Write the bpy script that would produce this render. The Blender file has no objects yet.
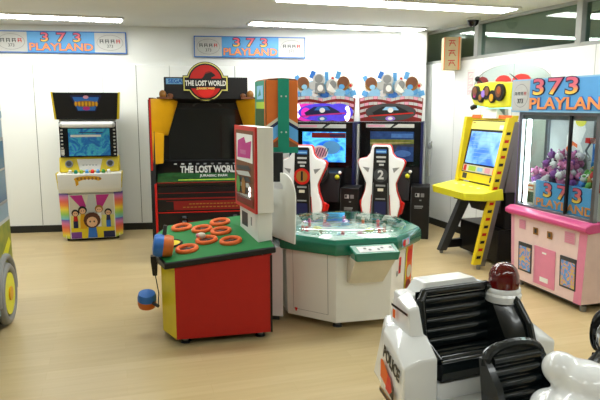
import bpy, bmesh, math, random
from mathutils import Vector, Matrix
R = math.radians
random.seed(7)
sc = bpy.context.scene
col = sc.collection

# ------------------------------------------------------------------ materials
def lin(h):
    h = h.lstrip('#')
    out = []
    for i in (0, 2, 4):
        c = int(h[i:i+2], 16) / 255
        out.append(c / 12.92 if c <= .04045 else ((c + .055) / 1.055) ** 2.4)
    return (*out, 1)

MATS = {}
def mk(name, hexc, rough=.5, metal=0, emit=0, var=.06, scale=14, coat=0, trans=0, ior=1.45, hex2=None, alpha=1):
    m = bpy.data.materials.new(name); m.use_nodes = True
    nt = m.node_tree; b = nt.nodes['Principled BSDF']
    tc = nt.nodes.new('ShaderNodeTexCoord'); nz = nt.nodes.new('ShaderNodeTexNoise')
    nz.inputs['Scale'].default_value = scale; nz.inputs['Detail'].default_value = 3
    nt.links.new(tc.outputs['Object'], nz.inputs['Vector'])
    mix = nt.nodes.new('ShaderNodeMix'); mix.data_type = 'RGBA'
    c = lin(hexc)
    c2 = lin(hex2) if hex2 else tuple(max(0, v * (1 - 2.5 * var)) for v in c[:3]) + (1,)
    mix.inputs[6].default_value = c; mix.inputs[7].default_value = c2
    nt.links.new(nz.outputs['Fac'], mix.inputs[0])
    if not trans: nt.links.new(mix.outputs[2], b.inputs['Base Color'])
    else: b.inputs['Base Color'].default_value = c
    b.inputs['Roughness'].default_value = rough
    b.inputs['Metallic'].default_value = metal
    b.inputs['Coat Weight'].default_value = coat
    b.inputs['Transmission Weight'].default_value = trans
    b.inputs['IOR'].default_value = ior
    b.inputs['Alpha'].default_value = alpha
    if emit:
        nt.links.new(mix.outputs[2], b.inputs['Emission Color'])
        b.inputs['Emission Strength'].default_value = emit
    MATS[name] = m
    return m

for a in [
    ('white', '#e9e9e4', .35, 0, 0, .015, 4), ('white_gloss', '#eef0f0', .18, 0, 0, .02, 6, .5), ('cream', '#d9d2bd', .45),
    ('pale_grey', '#c3c5c2', .45), ('grey', '#8b8d8d', .5), ('dark_grey', '#3c3e40', .5), ('black', '#0b0b0d', .4),
    ('black_gloss', '#08090b', .12), ('black_vinyl', '#0d1416', .22, 0, 0, .02, 10, .3), ('rubber', '#151515', .7),
    ('chrome', '#c9ccd0', .15, 1), ('steel', '#8d9197', .35, 1),
    ('yellow', '#e9cf22', .4), ('gold_yellow', '#e2a713', .4), ('amber', '#9a6a2a', .4), ('lemon', '#e3e02c', .4),
    ('pale_yellow', '#e9e27a', .4), ('red', '#c4150c', .4), ('bright_red', '#e01f14', .4), ('dark_red', '#7c0f0c', .45),
    ('table_red', '#b9150a', .5), ('letter_orange', '#f29a58', .5), ('orange', '#f06a1c', .5), ('ring_orange', '#fa7434', .55, 0, 0, .12, 60),
    ('side_orange', '#d06a22', .45), ('teal', '#118a70', .4), ('table_green', '#157a3c', .55),
    ('rim_green', '#12735a', .22, 0, 0, .03, 8, .4), ('jungle', '#1f5a2c', .5, 0, 0, .3, 26, 0, 0, 1.45, '#123018'),
    ('blue', '#2b6fc4', .45), ('sky', '#5aa4e0', .45), ('navy', '#141c4c', .4), ('light_blue', '#8fc4e6', .45),
    ('purple', '#7a3f96', .5), ('violet', '#9a78d8', .45), ('magenta', '#c02a86', .5), ('pink', '#e58aa8', .4),
    ('ledge_pink', '#d24f86', .3), ('pale_pink', '#ecd0cc', .4), ('rose', '#e0a0b4', .4), ('brown', '#7a4a2c', .6),
    ('skin', '#e6b68c', .6), ('hair', '#5a2f1a', .6), ('green', '#3d9a46', .5), ('lime', '#a6c83a', .5),
    ('plush_pink', '#d77fb0', .9, 0, 0, .15, 60), ('plush_purple', '#8a4f9c', .9, 0, 0, .15, 60),
    ('plush_white', '#dcd6dc', .9), ('plush_blue', '#3a7ac0', .9), ('plush_green', '#5f9a50', .9), ('plush_red', '#c23f3f', .9),
    ('plush_tan', '#b98a5a', .9), ('plush_dark', '#3a2840', .9),
    ('beige_box', '#cbb98e', .7), ('truck_blue', '#8aa2b2', .4), ('truck_window', '#5f7f98', .15), ('camo', '#3f6a35', .5, 0, 0, .4, 9, 0, 0, 1.45, '#b4a83c'),
    ('scr_blue', '#2a4a80', .2, 0, .25, .3, 20),
    ('scr_sky', '#4a78b8', .2, 0, .25, .3, 20),
    ('scr_green', '#6f7a3a', .2, 0, .25, .3, 20),
    ('scr_tan', '#a8a070', .2, 0, .25, .3, 20),
    ('scr_grey', '#3f4854', .2, 0, .25, .3, 20),
    ('baseboard', '#23241f', .5), ('mirror_grey', '#c2c8c8', .25),
    ('film_black', '#101010', .35)]:
    mk(*a)
mk('tube', '#f4faff', .4, 0, 14, 0)
mk('lamp_white', '#fffffa', .5, 0, 24, 0)
mk('tube_cyan', '#9ff2f2', .4, 0, 1.6, 0)
mk('glow_magenta', '#c0289a', .4, 0, 1.2, .1)
mk('glow_violet', '#4b3ac8', .4, 0, 1.0, .2, 20)
mk('glow_white', '#f6e6ff', .4, 0, 2.2, 0)
mk('spark_white', '#fff2ea', .4, 0, 4, 0)
mk('beacon_red', '#5c0708', .1, 0, 0.05, .1, 6, .6)
def glass(name, tint, gloss, ior, rough=.02):
    m = bpy.data.materials.new(name); m.use_nodes = True; nt = m.node_tree; nt.nodes.remove(nt.nodes['Principled BSDF'])
    tr = nt.nodes.new('ShaderNodeBsdfTransparent'); tr.inputs[0].default_value = lin(tint)
    gl = nt.nodes.new('ShaderNodeBsdfGlossy'); gl.inputs['Roughness'].default_value = rough; gl.inputs[0].default_value = (gloss, gloss, gloss, 1)
    fr = nt.nodes.new('ShaderNodeFresnel'); ge = nt.nodes.new('ShaderNodeNewGeometry'); mp = nt.nodes.new('ShaderNodeMapRange'); mp.inputs['To Min'].default_value = ior; mp.inputs['To Max'].default_value = 1 / ior
    nt.links.new(ge.outputs['Backfacing'], mp.inputs['Value']); nt.links.new(mp.outputs[0], fr.inputs[0])
    mx = nt.nodes.new('ShaderNodeMixShader'); nt.links.new(fr.outputs[0], mx.inputs[0]); nt.links.new(tr.outputs[0], mx.inputs[1]); nt.links.new(gl.outputs[0], mx.inputs[2])
    nt.links.new(mx.outputs[0], nt.nodes['Material Output'].inputs[0]); MATS[name] = m
glass('glass', '#f4faf8', 1, 1.3); glass('dome_glass', '#f2f8f6', 1, 1.28); glass('pane', '#bfd2cd', 1, 1.45); glass('fan_clear', '#dfe6e5', 1, 1.12, .2)
mk('dark_screen', '#0a0c0c', .1, 0, 0, .3, 5, .3)

def screen_mat(name, stops, scale, strength, distortion=1.5, kind='noise'):
    m = bpy.data.materials.new(name); m.use_nodes = True; nt = m.node_tree
    b = nt.nodes['Principled BSDF']; tc = nt.nodes.new('ShaderNodeTexCoord')
    if kind == 'noise':
        t = nt.nodes.new('ShaderNodeTexNoise'); t.inputs['Scale'].default_value = scale
        t.inputs['Distortion'].default_value = distortion; t.inputs['Detail'].default_value = 3
        src = t.outputs['Fac']
    else:
        t = nt.nodes.new('ShaderNodeTexWave'); t.bands_direction = 'Z'; t.inputs['Scale'].default_value = scale
        t.inputs['Distortion'].default_value = distortion; t.inputs['Detail Scale'].default_value = 2
        src = t.outputs['Fac']
    nt.links.new(tc.outputs['Object'], t.inputs['Vector'])
    r = nt.nodes.new('ShaderNodeValToRGB')
    e = r.color_ramp.elements
    for i, (p, h) in enumerate(stops):
        el = e[i] if i < 2 else e.new(p)
        el.position = p; el.color = lin(h)
    nt.links.new(src, r.inputs[0])
    nt.links.new(r.outputs[0], b.inputs['Base Color']); nt.links.new(r.outputs[0], b.inputs['Emission Color'])
    b.inputs['Emission Strength'].default_value = strength; b.inputs['Roughness'].default_value = .15
    MATS[name] = m
screen_mat('screen_card', [(0, '#0c2a66'), (.42, '#1f62a0'), (.56, '#3a9aa8'), (.66, '#2a66b0'), (1, '#2a50b0')], 9, .3)
screen_mat('screen_race', [(0, '#0a2a80'), (.42, '#1f6fe0'), (.55, '#5ac8ff'), (.7, '#2f7fe8'), (1, '#b8e8ff')], 5, .7)
screen_mat('screen_list', [(0, '#2440a0'), (.4, '#3f6fd0'), (.55, '#6f9fe8'), (1, '#a8d0f8')], 5, .9, .6)
screen_mat('poster_small', [(0, '#3a6fb0'), (.45, '#5f90c8'), (.55, '#c88a6a'), (.65, '#b8b060'), (1, '#3f9a9a')], 22, .12)
screen_mat('pond', [(0, '#cfe4e0'), (.45, '#e8efec'), (.55, '#6fb0a4'), (.65, '#e8e0d8'), (1, '#4f8f86')], 14, 0)

def rainbow_mat():
    m = bpy.data.materials.new('rainbow'); m.use_nodes = True; nt = m.node_tree; b = nt.nodes['Principled BSDF']
    tc = nt.nodes.new('ShaderNodeTexCoord'); sp = nt.nodes.new('ShaderNodeSeparateXYZ'); nt.links.new(tc.outputs['Object'], sp.inputs[0])
    mu = nt.nodes.new('ShaderNodeMath'); mu.operation = 'MULTIPLY_ADD'; mu.inputs[1].default_value = 3.3; mu.inputs[2].default_value = .15
    nt.links.new(sp.outputs['Z'], mu.inputs[0]); fr = nt.nodes.new('ShaderNodeMath'); fr.operation = 'FRACT'; nt.links.new(mu.outputs[0], fr.inputs[0])
    r = nt.nodes.new('ShaderNodeValToRGB'); e = r.color_ramp.elements
    st = [(0, '#6fc0d8'), (.2, '#9ad060'), (.4, '#f0d840'), (.55, '#f09040'), (.7, '#e66a5a'), (.85, '#d878a8'), (1, '#5a6ac0')]
    for i, (p, h) in enumerate(st):
        el = e[i] if i < 2 else e.new(p)
        el.position = p; el.color = lin(h)
    nt.links.new(fr.outputs[0], r.inputs[0]); nt.links.new(r.outputs[0], b.inputs['Base Color']); b.inputs['Roughness'].default_value = .55
    MATS['rainbow'] = m
rainbow_mat()

def gradient_text():
    m = bpy.data.materials.new('pink_gold'); m.use_nodes = True; nt = m.node_tree; b = nt.nodes['Principled BSDF']
    tc = nt.nodes.new('ShaderNodeTexCoord'); sp = nt.nodes.new('ShaderNodeSeparateXYZ'); nt.links.new(tc.outputs['Generated'], sp.inputs[0])
    r = nt.nodes.new('ShaderNodeValToRGB'); e = r.color_ramp.elements
    st = [(0, '#f4d850'), (.25, '#f0a050'), (.45, '#e0707a'), (1, '#d85a78')]
    for i, (p, h) in enumerate(st):
        el = e[i] if i < 2 else e.new(p)
        el.position = p; el.color = lin(h)
    nt.links.new(sp.outputs['Y'], r.inputs[0]); nt.links.new(r.outputs[0], b.inputs['Base Color']); b.inputs['Roughness'].default_value = .5
    MATS['pink_gold'] = m
gradient_text()

def floor_mat():
    m = bpy.data.materials.new('wood_floor'); m.use_nodes = True; nt = m.node_tree; b = nt.nodes['Principled BSDF']
    tc = nt.nodes.new('ShaderNodeTexCoord'); mp = nt.nodes.new('ShaderNodeMapping')
    mp.inputs['Rotation'].default_value = (0, 0, R(-17)); nt.links.new(tc.outputs['Object'], mp.inputs[0])
    br = nt.nodes.new('ShaderNodeTexBrick'); br.inputs['Scale'].default_value = 1.0
    br.inputs['Brick Width'].default_value = .9; br.inputs['Row Height'].default_value = .11
    br.inputs['Mortar Size'].default_value = .0015
    br.inputs['Color1'].default_value = lin('#cbb68a'); br.inputs['Color2'].default_value = lin('#c3ad7f'); br.inputs['Mortar'].default_value = lin('#c2ab7b')
    nt.links.new(mp.outputs[0], br.inputs['Vector'])
    m2 = nt.nodes.new('ShaderNodeMapping'); m2.inputs['Scale'].default_value = (1.2, 14, 1); nt.links.new(mp.outputs[0], m2.inputs[0])
    nz = nt.nodes.new('ShaderNodeTexNoise'); nz.inputs['Scale'].default_value = 2.2; nz.inputs['Detail'].default_value = 5
    nt.links.new(m2.outputs[0], nz.inputs['Vector'])
    mx = nt.nodes.new('ShaderNodeMix'); mx.data_type = 'RGBA'; mx.blend_type = 'MULTIPLY'; mx.inputs[0].default_value = .35
    rp = nt.nodes.new('ShaderNodeValToRGB'); rp.color_ramp.elements[0].position = .3; rp.color_ramp.elements[0].color = (.80, .76, .68, 1)
    rp.color_ramp.elements[1].position = .65; rp.color_ramp.elements[1].color = (1, 1, 1, 1)
    nt.links.new(nz.outputs['Fac'], rp.inputs[0]); nt.links.new(br.outputs[0], mx.inputs[6]); nt.links.new(rp.outputs[0], mx.inputs[7])
    nt.links.new(mx.outputs[2], b.inputs['Base Color'])
    b.inputs['Roughness'].default_value = .32; b.inputs['Specular IOR Level'].default_value = .45
    MATS['wood_floor'] = m
floor_mat()
mk('wall_paint', '#e6e9e6', .6, 0, 0, .02, 3)
mk('wall_panel', '#f3f7f5', .4, 0, 0, .015, 3)
mk('ceiling_tile', '#dddfdb', .8, 0, 0, .03, 2)
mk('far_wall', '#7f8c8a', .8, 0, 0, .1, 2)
mk('seam', '#8b908e', .7)
mk('light_seam', '#c3c8c6', .7)
mk('mullion', '#a9ada9', .45)

# ------------------------------------------------------------------ mesh building
class MB:
    def __init__(self): self.bm = bmesh.new(); self.mats = []
    def mi(self, m):
        if m not in self.mats: self.mats.append(m)
        return self.mats.index(m)
    def _faces(self, fs, m):
        i = self.mi(m)
        for f in fs: f.material_index = i
        return self
    def hull(self, pts, m):
        vs = [self.bm.verts.new(p) for p in pts]
        before = set(self.bm.faces)
        r = bmesh.ops.convex_hull(self.bm, input=vs)
        junk = [g for g in r['geom_interior'] if isinstance(g, bmesh.types.BMVert)]
        if junk: bmesh.ops.delete(self.bm, geom=junk, context='VERTS')
        return self._faces([f for f in self.bm.faces if f not in before], m)
    def box(self, x0, x1, y0, y1, z0, z1, m):
        return self.prism([(x0, y0), (x1, y0), (x1, y1), (x0, y1)], z0, z1, m, 'z')
    def prism(self, poly, a, b, m, axis='z'):
        def P(u, v, w):
            return {'z': (u, v, w), 'y': (u, w, v), 'x': (w, u, v)}[axis]
        A = [self.bm.verts.new(P(u, v, a)) for u, v in poly]; B = [self.bm.verts.new(P(u, v, b)) for u, v in poly]
        n = len(poly); fs = [self.bm.faces.new(A[::-1]), self.bm.faces.new(B)]
        for i in range(n): fs.append(self.bm.faces.new((A[i], A[(i+1) % n], B[(i+1) % n], B[i])))
        bmesh.ops.recalc_face_normals(self.bm, faces=fs)
        return self._faces(fs, m)
    def cyl(self, p0, p1, r0, m, r1=None, seg=20):
        r1 = r0 if r1 is None else r1
        p0, p1 = Vector(p0), Vector(p1); d = (p1 - p0); L = d.length
        mat = Matrix.Translation((p0 + p1) / 2) @ d.to_track_quat('Z', 'Y').to_matrix().to_4x4()
        before = set(self.bm.faces)
        bmesh.ops.create_cone(self.bm, cap_ends=True, segments=seg, radius1=r0, radius2=r1, depth=L, matrix=mat)
        return self._faces([f for f in self.bm.faces if f not in before], m)
    def ball(self, c, r, m, seg=16, rot=None):
        if not hasattr(r, '__len__'): r = (r, r, r)
        mat = Matrix.Translation(c) @ (rot or Matrix()) @ Matrix.Diagonal((*r, 1))
        before = set(self.bm.faces)
        bmesh.ops.create_uvsphere(self.bm, u_segments=seg, v_segments=max(6, seg * 2 // 3), radius=1, matrix=mat)
        return self._faces([f for f in self.bm.faces if f not in before], m)
    def lathe(self, c, prof, m, seg=28):
        rings = []
        for r, z in prof:
            rings.append([self.bm.verts.new((c[0] + r * math.cos(2*math.pi*i/seg), c[1] + r * math.sin(2*math.pi*i/seg), c[2] + z)) for i in range(seg)])
        fs = []
        for a, b in zip(rings, rings[1:]):
            for i in range(seg): fs.append(self.bm.faces.new((a[i], a[(i+1) % seg], b[(i+1) % seg], b[i])))
        fs.append(self.bm.faces.new(rings[0][::-1])); fs.append(self.bm.faces.new(rings[-1]))
        bmesh.ops.recalc_face_normals(self.bm, faces=fs)
        return self._faces(fs, m)
    def torus(self, c, R_, r, m, rot=None, seg=28, ms=10, a0=0, a1=2*math.pi, squash=1):
        full = abs(a1 - a0 - 2*math.pi) < 1e-6
        M4 = Matrix.Translation(c) @ (rot or Matrix())
        n = seg if full else seg + 1; rings = []
        for i in range(n):
            a = a0 + (a1 - a0) * i / seg
            ring = []
            for j in range(ms):
                t = 2*math.pi*j/ms; q = R_ + r * math.cos(t)
                ring.append(self.bm.verts.new(M4 @ Vector((q * math.cos(a), q * math.sin(a), r * squash * math.sin(t)))))
            rings.append(ring)
        fs = []
        for i in range(n if full else n - 1):
            a, b = rings[i], rings[(i+1) % n]
            for j in range(ms): fs.append(self.bm.faces.new((a[j], b[j], b[(j+1) % ms], a[(j+1) % ms])))
        if not full: fs += [self.bm.faces.new(rings[0]), self.bm.faces.new(rings[-1][::-1])]
        bmesh.ops.recalc_face_normals(self.bm, faces=fs)
        return self._faces(fs, m)
    def tube(self, pts, r, m, seg=8):
        for a, b in zip(pts, pts[1:]): self.cyl(a, b, r, m, seg=seg)
        for p in pts[1:-1]: self.ball(p, r, m, seg=8)
        return self
    def poly(self, pts, m):
        f = self.bm.faces.new([self.bm.verts.new(p) for p in pts]); return self._faces([f], m)
    def build(self, name, parent=None, bevel=0, loc=None, rot=None, segs=2, smooth=True):
        me = bpy.data.meshes.new(name); self.bm.to_mesh(me); self.bm.free()
        for m in self.mats: me.materials.append(MATS[m])
        if smooth:
            me.polygons.foreach_set('use_smooth', [True] * len(me.polygons)); me.set_sharp_from_angle(angle=R(38))
        o = bpy.data.objects.new(name, me); col.objects.link(o)
        if parent: o.parent = parent
        if loc: o.location = loc
        if rot: o.rotation_euler = rot
        if bevel:
            b = o.modifiers.new('bevel', 'BEVEL'); b.width = bevel; b.segments = segs; b.limit_method = 'ANGLE'; b.angle_limit = R(30)
        return o

class Art:
    """flat printed shapes on a plane, drawn into an MB in thin layers"""
    def __init__(self, mb, o, ux=(1, 0, 0), uy=(0, 0, 1)):
        self.mb = mb; self.o = Vector(o); self.ux = Vector(ux); self.uy = Vector(uy); self.n = self.ux.cross(self.uy).normalized(); self.k = 1
    def P(self, x, y): return self.o + self.ux * x + self.uy * y + self.n * (.0012 * self.k)
    def poly(self, pts, m): self.mb.poly([self.P(*p) for p in pts], m); self.k += 1; return self
    def rect(self, x0, y0, x1, y1, m): return self.poly([(x0, y0), (x1, y0), (x1, y1), (x0, y1)], m)
    def ell(self, cx, cy, rx, ry, m, n=20): return self.poly([(cx + rx * math.cos(2*math.pi*i/n), cy + ry * math.sin(2*math.pi*i/n)) for i in range(n)], m)

def thing(name, label, cat, loc=(0, 0, 0), rz=0, group=None):
    o = bpy.data.objects.new(name, None); col.objects.link(o); o.empty_display_size = .1
    o.location = loc; o.rotation_euler = (0, 0, R(rz)); tag(o, label, cat, group); return o
def tag(o, label, cat, group=None):
    o['label'] = label; o['category'] = cat
    if group: o['group'] = group
    return o
def structure(o): o['kind'] = 'structure'; return o

def text(s, parent, loc, size, m, name='lettering', rot=(90, 0, 0), bold=0, ext=.0015, sx=1, align='CENTER', space=1):
    c = bpy.data.curves.new('t', 'FONT'); c.body = s; c.size = size; c.align_x = align; c.align_y = 'CENTER'
    c.extrude = ext; c.offset = bold; c.space_character = space; c.resolution_u = 3
    t = bpy.data.objects.new('t', c); col.objects.link(t)
    dg = bpy.context.evaluated_depsgraph_get()
    me = bpy.data.meshes.new_from_object(t.evaluated_get(dg)); bpy.data.objects.remove(t); bpy.data.curves.remove(c)
    me.name = name; me.materials.clear(); me.materials.append(MATS[m])
    o = bpy.data.objects.new(name, me); col.objects.link(o); o.parent = parent; o.location = loc
    o.rotation_euler = tuple(R(a) for a in rot); o.scale = (sx, 1, 1); return o

# ------------------------------------------------------------------ the room
W0 = (-3.3, 7.3)                       # a point on the back wall, wall runs at 8 degrees
m = MB(); m.box(-9, 9, -4, 14, -.06, 0, 'wood_floor'); structure(m.build('floor', smooth=False))
m = MB(); m.box(-9, 9, -4, 14, 2.5, 2.56, 'ceiling_tile')
structure(m.build('ceiling', smooth=False))

def wall_frame(name, o, rz):
    e = bpy.data.objects.new(name, None); col.objects.link(e); e.location = o; e.rotation_euler = (0, 0, R(rz)); return e
# back wall
fb = (W0[0], W0[1], 0)
m = MB(); m.box(-4.2, 5.0, .03, .2, 0, 2.5, 'wall_paint'); m.box(-4.2, 5.0, 0, .03, .0, 2.04, 'wall_panel')
A = Art(m, (0, 0, 0))
for i in range(-9, 13):
    x = .11 + .4 * i
    dark = i in (0, 3, 6, -3)
    A.k = 1; A.rect(x - .004, .09, x + .004, 2.04, 'seam' if dark else 'light_seam')
structure(m.build('wall_back', loc=fb, rot=(0, 0, R(8)), smooth=False))
m = MB(); m.box(-4.2, 4.95, -.012, 0, 0, .085, 'baseboard'); structure(m.build('baseboard_back', loc=fb, rot=(0, 0, R(8))))
m = MB(); m.box(4.63, 4.96, -.10, .03, 0, 2.5, 'wall_paint'); structure(m.build('trim_1', loc=fb, rot=(0, 0, R(8)), bevel=.004))
# right partition with glazing above
fr = (1.70, 8.0, 0); RW = -71
m = MB(); m.box(-.15, 8.5, 0, .10, 0, 2.085, 'wall_panel')
A = Art(m, (0, 0, 0))
for i in range(0, 17):
    x = .59 + .54 * i - .54
    A.k = 1; A.rect(x - .004, .09, x + .004, 2.085, 'light_seam')
structure(m.build('wall_right', loc=fr, rot=(0, 0, R(RW)), smooth=False))
m = MB(); m.box(-.15, 8.5, -.012, 0, 0, .085, 'baseboard'); structure(m.build('baseboard_right', loc=fr, rot=(0, 0, R(RW))))
m = MB()
m.box(-.15, 8.5, 0, .10, 2.085, 2.12, 'mullion'); m.box(-.15, 8.5, .01, .09, 2.47, 2.5, 'mullion')
for x in (.98, 2.53, 4.1, 5.7, 7.3): m.box(x - .035, x + .035, -.005, .10, 2.10, 2.49, 'mullion')
wf = structure(m.build('window_1', loc=fr, rot=(0, 0, R(RW)), bevel=.003))
m = MB(); m.box(-.15, 8.5, .045, .055, 2.11, 2.48, 'pane'); m.build('glass_pane', parent=wf)
# room beyond the glass
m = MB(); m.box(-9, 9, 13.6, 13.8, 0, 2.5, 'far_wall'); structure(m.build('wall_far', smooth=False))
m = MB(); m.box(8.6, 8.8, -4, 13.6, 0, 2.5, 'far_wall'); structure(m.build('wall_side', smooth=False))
m = MB(); m.box(-6.6, -6.4, -3.5, 7, 0, 2.5, 'wall_paint'); structure(m.build('wall_left', smooth=False))
m = MB(); m.box(-6.4, 8.6, -3.7, -3.5, 0, 2.5, 'wall_paint'); structure(m.build('wall_behind', smooth=False))

# ceiling lights
def ceiling_light(x, y, L, w, label, rz=17, group=None):
    t = thing('ceiling_light', label, 'light', (x, y, 2.5), rz, group)
    m = MB(); m.prism([(-L/2-.03, -w/2-.03), (L/2+.03, -w/2-.03), (L/2+.03, w/2+.03), (-L/2-.03, w/2+.03)], -.018, -.001, 'white'); m.build('housing', t, .004)
    m = MB(); m.box(-L/2, L/2, -w/2, w/2, -.024, -.017, 'lamp_white'); m.build('diffuser', t, smooth=False)
ceiling_light(-3.05, 6.53, 2.25, .24, 'long white ceiling light above the small card machine at left')
ceiling_light(.47, 7.4, 2.15, .24, 'long white ceiling light between the two racing cabinets and the wide dark cabinet')
ceiling_light(.95, 5.83, 2.35, .26, 'nearest long white ceiling light, cut by the top edge of the photo')
ceiling_light(3.5, 8.55, 2.0, .12, 'long white ceiling light in the next room seen low through the glass', 17)
ceiling_light(3.95, 6.75, 2.0, .24, 'white ceiling light in the next room seen high at right through the glass', 17)
def area(x, y, sx, sy, e, rz=17, z=2.46):
    l = bpy.data.lights.new('room_light', 'AREA'); l.shape = 'RECTANGLE'; l.size = sx; l.size_y = sy; l.energy = e; l.color = (.95, 1, .985)
    o = bpy.data.objects.new('room_light', l); col.objects.link(o); o.location = (x, y, z); o.rotation_euler = (0, 0, R(rz)); return o
for x, y, e in ((-3.6, 3.7, 36), (-.4, 4.3, 38), (2.3, 4.2, 34), (-2.4, 1.2, 18), (.8, 1.0, 22), (-4.6, 1.6, 14), (2.9, 1.2, 20)): area(x, y, 2.3, .24, e)  # unseen area lamps added at ceiling height to light the main room
for x, y in ((4.6, 8.2), (6.4, 7.0), (5.6, 10.6)): area(x, y, 2.3, .24, 26)  # more unseen area lamps, added to brighten the space beyond the glass

w = bpy.data.worlds.new('world'); sc.world = w; w.use_nodes = True
w.node_tree.nodes['Background'].inputs[0].default_value = (.9, .95, 1, 1); w.node_tree.nodes['Background'].inputs[1].default_value = .4

# ------------------------------------------------------------------ playland banners
def banner_content(t, x0, x1, z0, z1, y, frame, wl, right_panel=True, boards='board'):
    h = z1 - z0
    m = MB(); m.box(x0, x1, y, y + .02, z0, z1, frame)
    A = Art(m, (0, y, 0)); e = .012
    A.rect(x0 + e, z0 + e, x1 - e, z1 - e, 'sky')
    for q in ((x0 + e, x0 + wl),) + (((x1 - wl, x1 - e),) if right_panel else ()):
        A.k = 2; A.rect(q[0], z0 + e, q[1], z1 - e, 'pale_grey')
        cx = (q[0] + q[1]) / 2; cz = (z0 + z1) / 2; rx = (q[1] - q[0]) * .43; rz = h * .36
        A.k = 3; A.ell(cx, cz, rx, rz, 'grey', 28); A.ell(cx, cz, rx * .97, rz * .95, 'pale_grey', 28)
        for i in range(4):
            gx = cx + (i - 1.5) * rx * .42; gz = cz + h * .06; s = rx * .15; mm = 'dark_grey' if i < 3 else 'red'
            A.k = 5
            A.rect(gx - s, gz + s * .6, gx + s, gz + s * .9, mm); A.rect(gx - s, gz - s * .2, gx + s, gz + s * .1, mm)
            A.rect(gx - s * .9, gz - s, gx - s * .5, gz + s, mm); A.poly([(gx + s * .3, gz + s), (gx + s * .6, gz + s), (gx + s, gz - s), (gx + s * .6, gz - s)], mm)
    o = m.build(boards, t, smooth=False)
    for q in ((x0 + e, x0 + wl),) + (((x1 - wl, x1 - e),) if right_panel else ()):
        text('373', o, ((q[0] + q[1]) / 2, y - .008, (z0 + z1) / 2 - h * .17), h * .2, 'dark_grey', 'small_number')
    a, b = x0 + wl, (x1 - wl if right_panel else x1); c = (a + b) / 2; wd = b - a
    return o, a, b, c, wd, h
def digits(o, c, wd, h, zc, y, size, sx=1.5, dx=.26):
    for i, ch in enumerate('373'):
        text(ch, o, (c + (i - 1) * wd * dx, y - .004, zc), size, 'navy', 'numeral_outline', bold=size * .055, sx=sx)
        text(ch, o, (c + (i - 1) * wd * dx, y - .008, zc), size, 'pink_gold', 'numeral', bold=size * .015, sx=sx)
def wall_banner(x0, x1, z0, z1, label):
    t = thing('banner', label, 'banner', fb, 8, 'shop banners on the back wall')
    o, a, b, c, wd, h = banner_content(t, x0, x1, z0, z1, -.03 + .03, 'blue', (x1 - x0) * .245)
    # hung on the painted strip above the panels
    digits(o, c, wd, h, z0 + h * .70, .0, h * .56, 1.5, .24)
    for s, mm, k in ((.03, 'orange', 0),):
        text('PLAYLAND', o, (c, -.006, z0 + h * .26), h * .46, 'blue', 'word_outline', bold=h * .03, sx=wd * .92 / (h * .46 * 4.75))
        text('PLAYLAND', o, (c, -.010, z0 + h * .26), h * .46, 'letter_orange', 'word', bold=h*.012, sx=wd * .92 / (h * .46 * 4.75))
wall_banner(-.30, 1.21, 2.175, 2.43, 'long blue and white banner on back wall at left, above the small card machine')
wall_banner(2.015, 3.40, 2.145, 2.402, 'long blue and white banner on back wall right of the round red badge')

# ------------------------------------------------------------------ card game machine
t = thing('card_game_machine', 'narrow white and yellow kids game machine with rainbow edges on back wall', 'arcade machine', (-2.412, 6.85, 0), 15)
m = MB(); m.box(-.30, .30, .02, .40, .04, .62, 'white'); m.box(-.29, .29, .05, .40, .0, .05, 'black')
m.box(-.31, .31, .10, .42, .60, 1.42, 'white'); m.build('body', t, .006)
m = MB(); m.box(-.245, .255, -.01, .02, .03, .545, 'white')
A = Art(m, (0, -.01, 0))
A.rect(-.235, .035, .245, .54, 'pale_yellow'); A.rect(-.235, .30, .245, .54, 'cream')
A.poly([(-.235, .54), (-.10, .54), (-.05, .38), (-.09, .36)], 'magenta'); A.poly([(.05, .54), (.2, .54), (.10, .36), (.06, .4)], 'magenta')
A.poly([(-.03, .54), (.03, .54), (.08, .33), (-.08, .33)], 'pale_grey')
A.rect(-.235, .035, .245, .16, 'yellow'); A.rect(-.235, .035, -.12, .11, 'purple'); A.rect(.12, .035, .245, .11, 'navy')
def kid(cx, cz, s, hair, shirt, hk=1.15):
    A.poly([(cx - .7*s, cz - 2.6*s), (cx + .7*s, cz - 2.6*s), (cx + .5*s, cz - .6*s), (cx - .5*s, cz - .6*s)], shirt)
    A.ell(cx, cz + .15*s, s * hk, s * hk, hair, 14); A.ell(cx, cz - .1*s, s * .8, s * .8, 'skin', 14)
    A.ell(cx - .3*s, cz - .05*s, .12*s, .16*s, 'black', 8); A.ell(cx + .3*s, cz - .05*s, .12*s, .16*s, 'black', 8)
    A.k -= 3
kid(-.18, .33, .036, 'black', 'red'); kid(.18, .33, .036, 'black', 'navy'); kid(-.10, .36, .042, 'black', 'gold_yellow'); kid(.08, .37, .04, 'amber', 'white')
A.rect(-.205, .16, -.155, .24, 'navy'); A.rect(.155, .16, .205, .24, 'blue'); A.rect(-.13, .15, -.06, .26, 'gold_yellow'); A.rect(.05, .17, .10, .28, 'white')
kid(0, .235, .075, 'hair', 'blue', 1.25)
m.build('front_panel', t, smooth=False)
for s in (-1, 1):
    m = MB(); m.hull([(s*.25, .02, .03), (s*.25, -.008, .03), (s*.335, .05, .05), (s*.335, .1, .05), (s*.25, .02, .56), (s*.25, -.008, .56), (s*.35, .02, .56), (s*.35, .1, .56)], 'rainbow')
    m.build('rainbow_side', t, smooth=False)
m = MB(); m.hull([(-.34, -.07, .62), (.34, -.07, .62), (-.355, -.06, .785), (.355, -.06, .785), (-.34, .12, .57), (.34, .12, .57), (-.355, .14, .80), (.355, .14, .80), (-.34, -.04, .57), (.34, -.04, .57)], 'white')
A = Art(m, (0, -.0662, .70))
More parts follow.
